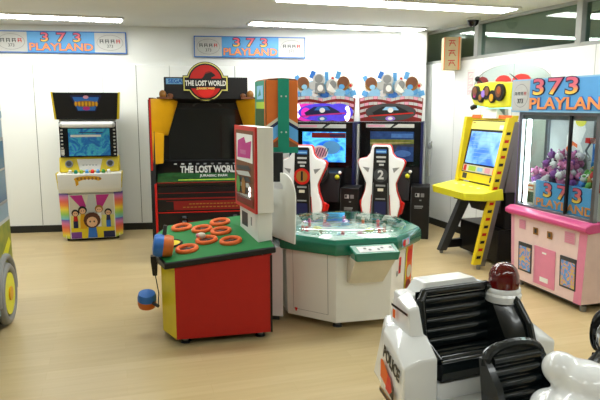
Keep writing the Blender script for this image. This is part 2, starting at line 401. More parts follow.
A.ell(-.02, .03, .15, .035, 'gold_yellow'); A.ell(-.01, -.005, .11, .03, 'white'); A.poly([(-.16, .03), (-.13, .04), (-.12, -.03), (-.15, -.05)], 'gold_yellow')
for i in range(7): A.ell(-.13 + i * .04, .035 - .0002 * i, .012, .016, 'amber', 8); A.k -= 1
sh = m.build('control_shelf', t, .008)
for s in (-1, 1):
    m = MB(); m.hull([(s*.345, -.066, .62), (s*.362, -.06, .80), (s*.362, .12, .80), (s*.345, .12, .60), (s*.335, -.066, .62), (s*.35, -.064, .8), (s*.35, .12, .8), (s*.335, .12, .6)], 'yellow')
    m.build('edge_trim', sh)
for i, c in enumerate(('white', 'teal', 'lime', 'sky', 'bright_red', 'sky', 'green', 'white')):
    m = MB(); m.cyl((-.21 + i * .06, .0, .795), (-.21 + i * .06, -.012, .825), .021, c, .017, 12); m.build('button', t)
m = MB(); m.hull([(-.33, .05, .80), (.33, .05, .80), (-.33, .10, .97), (.33, .10, .97), (-.33, .3, .80), (.33, .3, .80), (-.33, .3, .97), (.33, .3, .97)], 'yellow')
A = Art(m, (0, .05, .80), (1, 0, 0), Vector((0, .05, .17)).normalized())
A.poly([(-.11, .015), (.11, .015), (.14, .15), (-.14, .15)], 'white')
for i in range(5): A.rect(-.08 + .035 * i, .07, -.06 + .035 * i, .085, 'pale_grey'); A.k -= 1
sp = m.build('speaker_panel', t, .012)
for s in (-1, 1):
    m = MB(); m.cyl((s*.225, .085, .89), (s*.225, .065, .895), .045, 'steel', .042); m.cyl((s*.225, .085, .89), (s*.225, .062, .897), .034, 'dark_grey', .03); m.build('speaker', sp)
m = MB(); m.box(-.31, .31, .06, .12, .97, 1.37, 'black_gloss')
A = Art(m, (0, .06, 0))
for s in (-1, 1):
    for i in range(9): A.rect(s*.285 - .012, .99 + i * .04, s*.285 + .012, 1.008 + i * .04, 'pale_grey'); A.k -= 1
A.rect(-.30, 1.0, -.265, 1.06, 'white')
bz = m.build('bezel', t, .004)
m = MB(); m.box(-.215, .235, .05, .062, .985, 1.295, 'screen_card')
A = Art(m, (0, .05, 0)); A.rect(-.19, 1.2, .14, 1.225, 'white'); A.rect(-.1, 1.245, .16, 1.255, 'navy')
m.build('screen', bz, smooth=False)
m = MB(); m.cyl((-.27, .03, 1.34), (.27, .03, 1.34), .035, 'white_gloss'); m.ball((-.27, .03, 1.34), .035, 'pale_grey'); m.ball((.27, .03, 1.34), .035, 'pale_grey'); m.build('light_bar', t)
m = MB(); m.hull([(-.325, .03, 1.40), (.325, .03, 1.40), (-.35, .0, 1.70), (.35, .0, 1.70), (-.325, .36, 1.40), (.325, .36, 1.40), (-.35, .36, 1.70), (.35, .36, 1.70)], 'black')
A = Art(m, (0, .03, 1.40), (1, 0, 0), Vector((0, -.03, .30)).normalized())
A.poly([(-.10, .09), (.10, .09), (.17, .27), (-.17, .27)], 'navy'); A.poly([(-.09, .10), (.09, .10), (.14, .25), (-.14, .25)], 'blue')
A.ell(0, .175, .13, .035, 'amber'); A.ell(0, .25, .03, .02, 'rose', 10); A.ell(0, .125, .04, .022, 'magenta', 10)
for i in range(7): A.ell(-.11 + i * .037, .175, .012, .03, 'gold_yellow', 8); A.k -= 1
hd = m.build('header', t, .004)
for s in (-1, 1):
    m = MB(); m.hull([(s*.325, .025, 1.40), (s*.345, .03, 1.40), (s*.35, -.006, 1.705), (s*.368, 0, 1.705), (s*.325, .36, 1.40), (s*.345, .36, 1.40), (s*.35, .36, 1.705), (s*.368, .36, 1.705)], 'yellow')
    m.build('header_edge', hd)

# ------------------------------------------------------------------ big gun game cabinet
t = thing('gun_game_cabinet', 'wide dark arcade cabinet with yellow wings and a round red badge on top', 'arcade machine', (-.897, 5.876, 0), 9)
m = MB(); m.box(-.60, .60, .45, 1.2, .02, 1.62, 'black'); m.box(-.55, .55, .05, .5, .02, .06, 'black')
m.build('rear_body', t, .01)
for s in (-1, 1):
    m = MB(); m.prism([(.03, .02), (.5, .02), (.5, 1.63), (.10, 1.63), (.06, .95), (.0, .80), (.0, .03)], min(s*.515, s*.56), max(s*.515, s*.56), 'black', 'x')
    A = Art(m, (0, 0, 0))
    m.box(min(s*.505, s*.525), max(s*.505, s*.525), -.012, .10, .03, .80, 'red'); m.box(min(s*.538, s*.556), max(s*.538, s*.556), .05, .12, .80, 1.62, 'red')
    m.build('side_panel', t, .003)
    m = MB(); m.hull([(s*.538, .055, 1.62), (s*.285, .36, 1.62), (s*.50, .36, 1.62), (s*.538, .055, 1.29), (s*.40, .36, 1.25), (s*.50, .36, 1.25), (s*.285, .30, 1.62), (s*.40, .3, 1.28)], 'gold_yellow')
    m.hull([(s*.538, .055, 1.30), (s*.43, .2, 1.28), (s*.50, .3, 1.28), (s*.535, .06, .98), (s*.445, .2, .98), (s*.50, .3, .98)], 'gold_yellow')
    m.build('yellow_wing', t, .006)
    m = MB(); m.ball((s*.43, .18, 1.665), (.035, .035, .04), 'amber'); m.ball((s*.36, .2, 1.65), (.03, .03, .025), 'brown'); m.box(s*.4 - .06, s*.4 + .06, .13, .24, 1.62, 1.64, 'brown')
    m.build('corner_ornament', t)  # amber and brown ornament lumps on the top corners, unlit
m = MB(); m.box(-.505, .505, .40, .46, .90, 1.64, 'black')
m.hull([(-.5, .2, 1.62), (.5, .2, 1.62), (-.5, .45, 1.62), (.5, .45, 1.62), (-.5, .38, 1.58), (.5, .38, 1.58)], 'black'); m.build('screen_surround', t)
m = MB(); m.box(-.40, .40, .385, .40, .95, 1.52, 'dark_screen'); A = Art(m, (0, .385, 0))
A.poly([(-.15 + .15*(1-math.cos(math.pi*i/12)), 1.55 + .05*math.sin(math.pi*i/12)) for i in range(13)] + [(.13 - .13*(1-math.cos(math.pi*i/12)), 1.545 + .04*math.sin(math.pi*i/12)) for i in range(13)], 'dark_grey')
m.build('screen', t, smooth=False)
m = MB(); m.box(-.42, .41, .26, .38, 1.62, 1.835, 'black'); A = Art(m, (0, .26, 0)); A.rect(-.40, 1.765, -.22, 1.822, 'sky')
A.rect(-.395, 1.77, -.225, 1.817, 'light_blue')
hb = m.build('header', t, .004)
text('SEGA', hb, (-.31, .255, 1.793), .052, 'blue', 'maker_lettering', bold=.002, sx=1.1)
# round badge with a name ribbon
m = MB(); cz = 1.79; cx = -.01
circ = lambda r, n=40: [(cx + r*math.cos(2*math.pi*i/n), cz + r*1.03*math.sin(2*math.pi*i/n)) for i in range(n)]
def band(r, hw, hh, zc):   # disc outline merged with a ribbon
    m.prism(circ(r), .235 - .004*band.k, .262, band.m, 'y'); m.prism([(cx-hw, zc-hh), (cx+hw, zc-hh), (cx+hw, zc+hh), (cx-hw, zc+hh)], .235 - .004*band.k, .262, band.m, 'y'); band.k += 1
band.k = 0
for mm, r, hw, hh in (('black', .19, .225, .078), ('pale_yellow', .183, .218, .071), ('black', .173, .205, .058)):
    band.m = mm; band(r, hw, hh, 1.772)
m.prism(circ(.158), .22, .26, 'red', 'y')
A = Art(m, (cx, .219, cz))
A.poly([(-.15, -.05), (-.11, -.01), (-.10, .03), (-.06, .01), (-.02, .05), (.0, .09), (.04, .105), (.09, .075), (.10, .05), (.05, .055), (.06, .03), (.02, .01), (.10, -.01), (.13, -.05)], 'dark_red')
A.poly([(-.15, -.05), (-.10, -.005), (-.04, .02), (.0, .075), (.06, .095), (.10, .06), (.06, .04), (.05, .0), (.13, -.04)], 'black')
A.rect(-.20, -.066, .20, .03, 'black')
A.poly([(.09*math.cos(a), -.055 + .1*math.sin(a)) for a in [math.pi + math.pi*i/10 for i in range(11)]], 'bright_red')
bd = m.build('round_badge', hb)
text('THE LOST WORLD', bd, (cx, .210, 1.772), .068, 'white', bold=.0022, sx=.70)
text('JURASSIC PARK', bd, (cx, .208, 1.722), .026, 'pale_yellow', 'small_lettering', bold=.0008)
# control console
m = MB(); m.hull([(-.51, .02, .80), (.51, .02, .80), (-.51, .36, 1.0), (.51, .36, 1.0), (-.51, .4, .3), (.51, .4, .3), (-.51, .4, 1.0), (.51, .4, 1.0), (-.51, .03, .76), (.51, .03, .76)], 'black')
up = Vector((0, .34, .2)).normalized(); A = Art(m, (0, .02, .80), (1, 0, 0), up)
A.rect(-.50, .01, .50, .16, 'jungle'); A.rect(-.50, .0, .5, .014, 'dark_red'); A.rect(-.3, .04, .42, .055, 'lime'); A.rect(-.45, .08, -.2, .17, 'jungle'); A.rect(-.50, .17, .5, .36, 'black'); 
for i in range(10): A.rect(-.35 + i*.075, .30, -.32 + i*.075, .325, 'pale_grey' if i < 3 else 'grey'); A.k -= 1
cn = m.build('console', t)
rot = (math.degrees(math.atan2(.2, .34)), 0, 0)
text('THE LOST WORLD', cn, (.015, .02 + .215*up.y - .004, .80 + .215*up.z + .004), .155, 'pale_grey', rot=rot, bold=.006, sx=.455)
text('JURASSIC PARK', cn, (.05, .02 + .11*up.y - .004, .80 + .11*up.z + .004), .05, 'pale_grey', 'small_lettering', rot=rot, bold=.0015, sx=.8)
m = MB(); m.box(-.505, .505, .02, .4, .06, .765, 'black')
A = Art(m, (0, .02, 0)); A.rect(-.50, .64, .50, .655, 'dark_red'); A.rect(-.42, .53, .44, .625, 'dark_red'); A.rect(-.50, .505, .5, .515, 'red'); A.rect(-.3, .36, .4, .42, 'dark_red'); A.rect(-.5, .70, .5, .706, 'dark_red')
A.rect(-.43, .535, -.35, .62, 'black')
for i in range(18): A.rect(-.2 + i*.034, .588, -.175 + i*.034, .598, 'amber'); A.k -= 1
for i in range(18): A.rect(-.26 + i*.037, .556, -.235 + i*.037, .566, 'amber'); A.k -= 1
m.build('front_panel', t, smooth=False)
for s in (-1, 1):
    m = MB(); m.box(s*.25-.035, s*.25+.035, -.02, .05, .18, .46, 'black_gloss'); m.hull([(s*.25-.02, -.05, .36), (s*.25+.02, -.05, .36), (s*.25-.02, 0, .48), (s*.25+.02, 0, .48), (s*.25-.02, -.02, .34), (s*.25+.02, -.02, .34)], 'dark_grey'); m.build('gun_holster', t, .004)

# ------------------------------------------------------------------ red and green whack game table
t = thing('whack_game_table', 'low red game table with green sloping top and orange rings', 'arcade machine', (-.80, 3.71, 0), 13)
TZ = lambda x, c: .572 + .1*x + .09*c
D = .82
plan = [(0, 0), (.63, 0), (.63, D), (0, D), (-.085, D - .2), (-.085, .2)]
m = MB()
def wallquad(a, b, mm):
    m.poly([(a[0], a[1], .05), (b[0], b[1], .05), (b[0], b[1], TZ(*b) - .045), (a[0], a[1], TZ(*a) - .045)], mm)
for i, mm in enumerate(('table_red', 'table_red', 'table_red', 'yellow', 'yellow', 'yellow')): wallquad(plan[i], plan[(i+1) % 6], mm)
m.poly([(x, y, .05) for x, y in plan[::-1]], 'black')
m.box(.618, .632, -.004, .0, .05, .58, 'black')
m.build('base', t, smooth=False)
for x, c in ((.06, .08), (.56, .08), (.06, .74), (.56, .74)):
    m = MB(); m.cyl((x, c, 0), (x, c, .05), .022, 'steel'); m.cyl((x, c, 0), (x, c, .012), .035, 'rubber', .03); m.build('foot', t)
tp = [(-.06, -.02), (.655, -.02), (.655, D + .02), (-.03, D + .02), (-.115, D - .15), (-.115, .16)]
m = MB(); m.hull([(x, y, TZ(x, y)) for x, y in tp] + [(x, y, TZ(x, y) - .038) for x, y in tp], 'black')
ti = [(-.05, -.005), (.645, -.005), (.645, D + .005), (-.02, D + .005), (-.10, D - .155), (-.10, .17)]
m.poly([(x, y, TZ(x, y) + .002) for x, y in ti], 'table_green')
m.build('table_top', t, .006)
nrm = Vector((-.1, -.09, 1)).normalized(); tilt = nrm.to_track_quat('Z', 'Y').to_matrix().to_4x4()
for i, (x, c) in enumerate(((.072, .691), (.215, .577), (.358, .69), (.343, .463), (.228, .306), (.384, .213), (.088, .178))):
    m = MB(); m.torus((x, c, TZ(x, c) + .012), .064, .0145, 'ring_orange', tilt, squash=1.1); rg = m.build('hole_ring', t)
    m = MB(); m.cyl(Vector((x, c, TZ(x, c) + .002)), Vector((x, c, TZ(x, c))) + nrm*.006, .054, 'brown', seg=20)
    for k in range(6):
        a = k*math.pi/3 + .3; p = Vector((x, c, TZ(x, c))) + nrm*.008
        q = p + tilt.to_3x3() @ Vector((.05*math.cos(a), .05*math.sin(a), 0)); m.cyl(p, q, .006, 'black', seg=6)
    m.build('hole', rg)
m = MB(); m.ball((.196, .36, TZ(.196, .36) + .03), (.032, .026, .024), 'cream'); m.ball((.17, .35, TZ(.196, .36) + .035), (.014, .014, .014), 'rose'); m.build('popped_head', t)
m = MB(); c0 = (-.02, .36)
m.cyl(Vector((*c0, TZ(*c0) + .001)), Vector((*c0, TZ(*c0))) + nrm*.005, .075, 'yellow')
m.torus((*c0, TZ(*c0) + .006), .08, .008, 'black', tilt, a0=-2.0, a1=2.0, seg=20); m.build('yellow_recess', t)
# upright back sign facing the player
a = 8.5
t2 = MB(); t2.box(-.002, .112, .0, .50, .84, 1.412, 'white')
s = t2.build('back_sign', t, .004, loc=(.556, .10, 0), rot=(0, 0, R(a)))
m = MB(); m.box(-.014, .0, -.002, .502, .838, 1.414, 'red')
A = Art(m, (-.014, .502, 0), (0, -1, 0), (0, 0, 1))
A.rect(.035, .865, .47, 1.385, 'brown'); A.rect(.06, 1.17, .45, 1.36, 'white'); A.poly([(.08, 1.19), (.4, 1.2), (.43, 1.32), (.3, 1.3), (.26, 1.34), (.1, 1.31)], 'magenta'); A.rect(.16, 1.22, .3, 1.25, 'plush_pink')
for k in range(6): A.poly([(.05, 1.13 - k*.04), (.36, 1.15 - k*.04), (.42, 1.12 - k*.04), (.1, 1.105 - k*.04)], 'pale_grey' if k % 2 else 'dark_grey'); A.k -= 1
A.rect(.05, .88, .46, .93, 'dark_red')
A.ell(.39, .99, .02, .018, 'spark_white', 10); A.ell(.39, .955, .02, .018, 'spark_white', 10); A.ell(.25, 1.0, .05, .06, 'amber'); A.ell(.12, 1.0, .05, .06, 'plush_green')
m.build('sign_face', s, smooth=False)
m = MB(); m.box(.008, .108, .02, .46, .60, .845, 'white'); A = Art(m, (.008, .46, 0), (0, -1, 0), (0, 0, 1)); A.rect(.05, .70, .2, .8, 'dark_grey'); A.rect(.25, .69, .4, .83, 'white'); A.rect(.28, .73, .31, .79, 'grey')
m.build('pedestal', s, .003)
# mallets (tethered, rest on and hang from the table)
def mallet(label, loc, rot, cord):
    t = thing('mallet', label, 'mallet', loc)
    t.rotation_euler = tuple(R(q) for q in rot)
    m = MB(); m.lathe((0, 0, 0), [(.032, -.066), (.066, -.06), (.074, -.03), (.074, 0)], 'side_orange'); m.lathe((0, 0, 0), [(.074, 0), (.074, .03), (.066, .06), (.032, .066)], 'blue')
    m.build('head', t)
    m = MB(); m.cyl((.05, 0, 0), (.135, 0, 0), .013, 'dark_grey'); m.cyl((.05, 0, 0), (.062, 0, 0), .02, 'black'); m.build('handle', t)
    if cord:
        m = MB(); m.tube(cord, .004, 'black', 6); m.build('cord', t)
    t.scale = (.84,) * 3 if cord else (1, 1, 1)
    return t
def whack(x, c, z):
    a = R(13); return (-.80 + x*math.cos(a) - c*math.sin(a), 3.71 + x*math.sin(a) + c*math.cos(a), z)
mallet('blue and orange mallet resting on the near corner of the green table top', whack(-.065, .12, TZ(-.065, .12) + .076), (0, -82, 13), None)
mallet('blue and orange mallet hanging by its cord near the floor beside the yellow end', whack(-.185, .245, .255), (8, 12, -35), [(.135, 0, 0), (.14, .0, .12), (.09, .0, .31)])
wt = bpy.data.objects['whack_game_table']
m = MB(); m.hull([(x, y, z) for x in (-.15, -.105) for y in (.19, .25) for z in (.565, .53)] + [(x, y, .43) for x in (-.14, -.11) for y in (.20, .24)], 'black'); m.build('mallet_holder', wt, .003)

# ------------------------------------------------------------------ machine with teal and orange box behind the whack game
t = thing('boxed_sign_machine', 'slim white machine topped with an orange box with a teal stripe', 'arcade machine', (-.2, 4.35, 0), 0)
m = MB(); m.prism([(-.072, -.155), (.078, -.195), (.075, -.15), (-.03, .24), (-.14, .27)], .045, .56, 'white_gloss', 'z')
m.prism([(-.05, -.12), (.05, -.14), (.04, -.1), (-.04, .2), (-.11, .22)], 0, .05, 'dark_grey', 'z')
m.build('base', t, .003)
m = MB(); m.prism([(-.075, -.12), (-.02, -.10), (-.035, .20), (-.11, .2)], .56, 1.24, 'black', 'z'); m.build('post', t, .004)
m = MB(); m.box(-.03, .075, .02, .16, 1.0, 1.215, 'black'); m.build('bracket', t, .006)
# curved white side shield
m = MB(); prof = [(0, .635)] + [(.225, .61)] + [(.232, .80), (.232, .93)] + [(.232 - .12*(1-math.cos(q)), .93 + .165*math.sin(q)) for q in [math.pi/2*i/8 for i in range(1, 9)]] + [(.085, 1.095), (.085, 1.02), (.105, 1.015), (.11, .985), (.0, .975)]
m.prism(prof, 0, .012, 'white', 'y'); m.build('side_shield', t, .003, loc=(.0, -.17, 0), rot=(0, 0, R(-44)))
m = MB(); m.box(0, .24, 0, .36, 1.205, 1.735, 'side_orange')
m.prism([(0, 1.735), (.24, 1.735), (.22, 1.747), (.12, 1.755), (.02, 1.747)], 0, .36, 'brown', 'y')
A = Art(m, (0, 0, 0))
def vee(z, mm, h): A.poly([(0, z - .05), (.12, z + .03), (.24, z - .04), (.24, z - .04 - h), (.12, z + .03 - h), (0, z - .05 - h)], mm)
vee(1.46, 'cream', .03); vee(1.435, 'navy', .03); vee(1.41, 'sky', .09); vee(1.32, 'side_orange', .02); vee(1.30, 'brown', .06); A.rect(0, 1.205, .24, 1.25, 'teal')
A.rect(.085, 1.205, .17, 1.748, 'teal')
for z in (1.62, 1.36):
    for x in (.11, .145): A.k = 12; A.ell(x, z, .007, .007, 'pale_grey', 8)
A = Art(m, (0, .36, 0), (0, -1, 0), (0, 0, 1))
A.rect(.0, 1.205, .36, 1.735, 'teal'); A.rect(.05, 1.5, .31, 1.58, 'lime'); A.rect(.03, 1.40, .33, 1.53, 'jungle'); A.rect(.08, 1.6, .28, 1.7, 'light_blue'); A.poly([(.12, 1.62), (.22, 1.63), (.19, 1.68)], 'teal'); A.rect(.33, 1.205, .36, 1.735, 'side_orange')
m.build('sign_box', t, .004, loc=(-.045, .06, 0), rot=(0, 0, R(17)))

# ------------------------------------------------------------------ octagonal candy table
t = thing('octagonal_game_table', 'low white octagonal table with dark green rim and clear domed top', 'arcade machine', (.33, 4.49, 0), 13.5)
def octo(r, rot=22.5): return [(r*math.cos(R(rot + 45*i)), r*math.sin(R(rot + 45*i))) for i in range(8)]
m = MB(); lo, hi = octo(.515), octo(.535)
m.hull([(x, y, .06) for x, y in lo] + [(x, y, .585) for x, y in hi], 'white')
def face_art(i, z0):   # art frame on the side between octagon corners
    (x0, y0), (x1, y1) = lo[i], lo[(i+1) % 8]; (X0, Y0), (X1, Y1) = hi[i], hi[(i+1) % 8]
    o = Vector((x0, y0, .06)); ux = (Vector((x1, y1, .06)) - o).normalized(); uy = (Vector(((X0+X1)/2, (Y0+Y1)/2, .585)) - Vector(((x0+x1)/2, (y0+y1)/2, .06))).normalized()
    return Art(m, o, ux, uy)
# side 4 faces the left, 5 the front, 6 the right
A = face_art(4, 0); A.rect(.05, .05, .335, .5, 'grey'); A.rect(.053, .053, .332, .497, 'white'); A.poly([(.06, .06), (.085, .06), (.078, .035), (.067, .035)], 'bright_red')
A = face_art(6, 0); A.rect(.12, .30, .16, .42, 'bright_red'); A.rect(.13, .33, .15, .36, 'dark_grey'); A.rect(.08, .29, .1, .33, 'grey'); A.rect(.24, .09, .37, .5, 'orange'); A.rect(.24, .09, .26, .5, 'lemon'); A.ell(.31, .40, .05, .05, 'bright_red'); A.ell(.31, .28, .045, .05, 'cream'); A.ell(.30, .17, .05, .05, 'dark_red')
m.build('cabinet', t, .004)
for i in range(4):
    x, y = octo(.40, 67.5 + 0)[i*2]; m = MB(); m.cyl((x, y, 0), (x, y, .06), .022, 'steel'); m.cyl((x, y, 0), (x, y, .015), .035, 'dark_grey', .03); m.build('foot', t)
m = MB(); ro, rb, ri = octo(.585), octo(.575), octo(.47)
vs = [[m.bm.verts.new((x, y, z)) for x, y in P] for P, z in ((rb, .565), (ro, .585), (ro, .645), (octo(.565), .675), (ri, .69), (ri, .58))]
fs = []
for a, b in zip(vs, vs[1:]):
    for i in range(8): fs.append(m.bm.faces.new((a[i], a[(i+1) % 8], b[(i+1) % 8], b[i])))
for i in range(8): fs.append(m.bm.faces.new((vs[-1][i], vs[-1][(i+1) % 8], vs[0][(i+1) % 8], vs[0][i])))
bmesh.ops.recalc_face_normals(m.bm, faces=fs); m._faces(fs, 'rim_green')
rim = m.build('green_rim', t, .006)
m = MB(); A = Art(m, (octo(.586)[6][0], octo(.586)[6][1], .585), (Vector((*octo(.586)[7], 0)) - Vector((*octo(.586)[6], 0))).normalized(), (0, 0, 1)); A.rect(.07, .005, .21, .06, 'light_blue'); A.ell(.11, .03, .03, .025, 'bright_red'); A.ell(.16, .03, .03, .025, 'rose'); A.k += 1; A.ell(.14, .03, .02, .02, 'cream')
m.build('sticker', rim, smooth=False)
# control tray at the front with a chute below
m = MB(); m.hull([(-.10, -.57, .56), (.20, -.57, .56), (-.10, -.69, .56), (.20, -.69, .56), (-.115, -.57, .645), (.215, -.57, .645), (-.11, -.695, .615), (.21, -.695, .615)], 'rim_green')
A = Art(m, (-.11, -.695, .615), (1, 0, 0), Vector((0, .125, .03)).normalized()); A.rect(.04, .02, .285, .10, 'pale_grey')
for i in range(8): A.ell(.06 + i*.03, .05 + .02*(i % 2), .011, .013, 'dark_grey' if i % 3 else 'white', 8); A.k -= 1
m.build('control_tray', t, .012, loc=(-.03, 0, 0))
m = MB(); m.hull([(-.10, -.665, .56), (.19, -.665, .56), (-.10, -.50, .56), (.19, -.50, .56), (-.095, -.535, .37), (.15, -.535, .37), (-.095, -.49, .37), (.15, -.49, .37)], 'cream'); m.build('chute', t, .004, loc=(-.03, 0, 0))
m = MB(); m.lathe((0, 0, .60), [(.46, 0), (.46, .012), (.3, .02), (.12, .03), (.05, .04)], 'pond', 32); m.build('playfield', t)
for i in range(12):
    a = 2*math.pi*i/12 + .2; x, y = .31*math.cos(a), .31*math.sin(a)
    m = MB(); m.cyl((x, y, .61), (x, y, .668), .013, 'orange' if i % 2 else 'bright_red', .01, 10); m.ball((x, y, .672), .015, 'cream' if i % 2 else 'bright_red', 10); m.build('prize_peg', t)
for i in range(8):
    a = 2*math.pi*i/8 + .4; m = MB(); x, y = .2*math.cos(a), .2*math.sin(a); m.ball((x, y, .635), (.035, .03, .02), ('white', 'light_blue', 'rose', 'pale_yellow')[i % 4], 10); m.build('candy_heap', t)
m = MB(); rr = .5
prof = [(.475*math.cos(q), .685 - .60 + .045*math.sin(q)) for q in [math.pi/2*i/8 for i in range(0, 8)]]
m.lathe((0, 0, .60), prof + [(.02, .131)], 'dome_glass', 40); dome = m.build('clear_dome', t)

for ch in t.children:
    if ch.name.split('.')[0] not in ('cabinet', 'foot'): ch.location.z -= .014

# ------------------------------------------------------------------ racing cabinets
def race_cab(loc, num, lit, label):
    t = thing('racing_arcade_cabinet', label, 'arcade machine', loc, -13, 'racing cabinets on the back wall')
    m = MB(); m.box(-.37, .37, .05, .5, .0, .9, 'black'); m.box(-.37, .37, .10, .5, .9, 1.36, 'black'); m.box(-.25, .25, -1.15, .05, .0, .09, 'black')
    m.hull([(-.27, -.30, .45), (.27, -.30, .45), (-.27, -.22, .78), (.27, -.22, .78), (-.27, .06, .4), (.27, .06, .4), (-.27, .06, .82), (.27, .06, .82)], 'black'); 
    m.build('body', t, .006)
    for s in (-1, 1):
        m = MB(); m.prism([(.0, .40), (.5, .40), (.5, 1.36), (.02, 1.36)], min(s*.37, s*.40), max(s*.37, s*.40), 'navy', 'x'); m.build('side_panel', t, .004)
        m = MB(); m.box(min(s*.40, s*.415), max(s*.40, s*.415), .2, .5, .5, 1.33, 'pale_grey'); m.build('side_light_strip', t, .003)
    m = MB(); m.box(-.37, .37, .03, .10, .82, 1.36, 'black_gloss'); A = Art(m, (0, .03, 0)); A.rect(-.29, 1.29, .29, 1.335, 'pale_grey'); A.poly([(.0, 1.29), (.03, 1.29), (.10, 1.335), (.05, 1.335)], 'black'); A.rect(-.27, 1.30, -.06, 1.325, 'rose')
    bz = m.build('bezel', t, .004)
    m = MB(); m.box(-.235, .29, .018, .03, .885, 1.245, 'screen_race' if lit else 'dark_screen'); A = Art(m, (0, .018, 0))
    if lit:
        A.rect(-.12, 1.175, .29, 1.235, 'dark_red'); A.rect(.1, 1.19, .28, 1.22, 'navy')
        A.ell(.12, 1.06, .11, .08, 'sky'); A.ell(-.02, 1.0, .10, .085, 'white'); A.ell(-.02, 1.0, .08, .065, 'rose')
        for i in range(5): A.poly([(-.09 + i*.032, .95), (-.08 + i*.032, .95), (-.04 + i*.032, 1.05), (-.05 + i*.032, 1.05)], 'navy'); A.k -= 1
    else:
        A.rect(-.235, .885, .29, 1.245, 'scr_grey'); A.rect(-.235, 1.15, .29, 1.245, 'scr_blue'); A.rect(.02, 1.17, .28, 1.22, 'scr_sky'); A.poly([(-.235, 1.07), (.29, 1.1), (.29, 1.15), (-.235, 1.15)], 'scr_green'); A.poly([(-.235, 1.09), (.1, 1.10), (.29, 1.12), (-.235, 1.11)], 'scr_tan'); A.poly([(.0, .885), (.29, .885), (.29, 1.06), (.1, 1.07)], 'scr_blue'); A.ell(.16, .98, .1, .04, 'scr_sky'); A.rect(.02, .90, .1, .915, 'white')
    m.build('screen', bz, smooth=False)
    m = MB(); m.torus((0, -.30, .80), .13, .018, 'black', Matrix.Rotation(R(70), 4, 'X')); m.cyl((0, -.24, .76), (0, -.31, .81), .04, 'dark_grey'); m.build('steering_wheel', t)
    m = MB(); m.ball((.24, -.27, .74), .028, 'lemon', 12); m.ball((.27, -.26, .79), .02, 'white', 12); m.build('button_cluster', t)
    # coin box
    m = MB(); m.box(.285, .50, -.30, .02, 0, .62, 'black'); A = Art(m, (0, -.30, 0))
    A.rect(.335, .50, .385, .545, 'pale_grey'); A.rect(.34, .51, .36, .54, 'black'); A.rect(.40, .50, .44, .545, 'grey'); A.rect(.385, .455, .41, .47, 'grey'); A.rect(.33, .38, .43, .40, 'grey'); A.rect(.33, .365, .42, .375, 'grey')
    A.rect(.285, 0, .295, .62, 'dark_grey'); m.build('coin_box', t, .004)
    # crown sign: waving striped ribbon board
    m = MB(); N = 14
    top = lambda u: 1.655 + .022*math.cos(u*2*math.pi*1.0) * (1 if u < .5 else 1)
    pts = [(-.385 + .77*i/N, 1.635 + .03*abs(math.sin(math.pi*i/N*2)) + .012*abs(i-N/2)/N) for i in range(N+1)]
    m.prism([(-.37, 1.365), (.37, 1.365)] + pts[::-1], .06, .14, 'dark_red', 'y')
    A = Art(m, (0, .06, 0))
    for k in range(4):
        z = 1.40 + k*.068
        for i in range(N):
            dz = (.03*abs(math.sin(math.pi*i/N*2)), .03*abs(math.sin(math.pi*(i+1)/N*2)))
            x0, x1 = -.375 + .75*i/N, -.375 + .75*(i+1)/N
            A.poly([(x0 + .003, z + dz[0]), (x1, z + dz[1]), (x1, z + .034 + dz[1]), (x0 + .003, z + .034 + dz[0])], 'pale_grey' if (i + k) % 3 else 'rose'); A.k -= 1
    rb = m.build('striped_sign', t, .003)
    m = MB(); A = Art(m, (0, .055, 0))
    el = [(.30*math.cos(2*math.pi*i/24), 1.475 + .105*math.sin(2*math.pi*i/24)) for i in range(24)]
    if lit:
        A.ell(-.20, 1.475, .17, .105, 'glow_magenta'); A.ell(.2, 1.475, .17, .105, 'glow_violet'); A.ell(-.31, 1.49, .045, .09, 'glow_white'); A.ell(.30, 1.46, .035, .09, 'glow_white'); A.poly(el, 'glow_violet'); A.ell(-.2, 1.47, .06, .06, 'glow_magenta')
    else: A.ell(0, 1.475, .31, .11, 'dark_red'); A.poly(el, 'dark_grey')
    A.poly([(-.22, 1.47), (-.1, 1.54), (.08, 1.55), (.2, 1.49), (.24, 1.45), (-.2, 1.44)], 'navy' if lit else 'black'); A.poly([(-.1, 1.5), (-.06, 1.54), (.06, 1.54), (.1, 1.5)], 'light_blue' if not lit else 'blue')
    A.poly([(-.26, 1.42), (.28, 1.46), (.27, 1.475), (-.26, 1.435)], 'red' if not lit else 'magenta'); A.ell(0, 1.50, .035, .03, 'white', 12); A.ell(.0, 1.40, .06, .03, 'violet' if not lit else 'blue', 12); A.ell(0, 1.40, .03, .018, 'white', 10)
    m.build('car_emblem', rb, smooth=False)
    # cut-out crowd above the ribbon
    def cut(name, shapes, y, th=.02):
        m = MB()
        for sh in shapes:
            k, mm = sh[0], sh[-1]
            if k == 'e': m.prism([(sh[1] + sh[3]*math.cos(2*math.pi*i/16), sh[2] + sh[4]*math.sin(2*math.pi*i/16)) for i in range(16)], y - sh[5]*.004, y + th, mm, 'y')
            else: m.prism(sh[1], y - sh[2]*.004, y + th, mm, 'y')
        return m.build(name, rb)
    cut('cloud_cutout', [('e', -.22, 1.72, .12, .06, 0, 'light_blue'), ('e', .0, 1.73, .13, .08, 0, 'pale_grey'), ('e', .23, 1.72, .13, .055, 0, 'light_blue'), ('p', [(-.34, 1.64), (.36, 1.64), (.34, 1.78), (.2, 1.84), (.0, 1.87), (-.18, 1.84), (-.32, 1.78)], 0, 'light_blue'), ('e', -.12, 1.79, .06, .05, 1, 'pale_grey'), ('e', .16, 1.80, .05, .05, 1, 'white'), ('e', -.28, 1.75, .04, .04, 1, 'white'), ('e', .28, 1.72, .04, .04, 1, 'sky'), ('e', -.1, 1.7, .05, .04, 1, 'white'), ('e', .12, 1.72, .05, .05, 1, 'white')], .10)
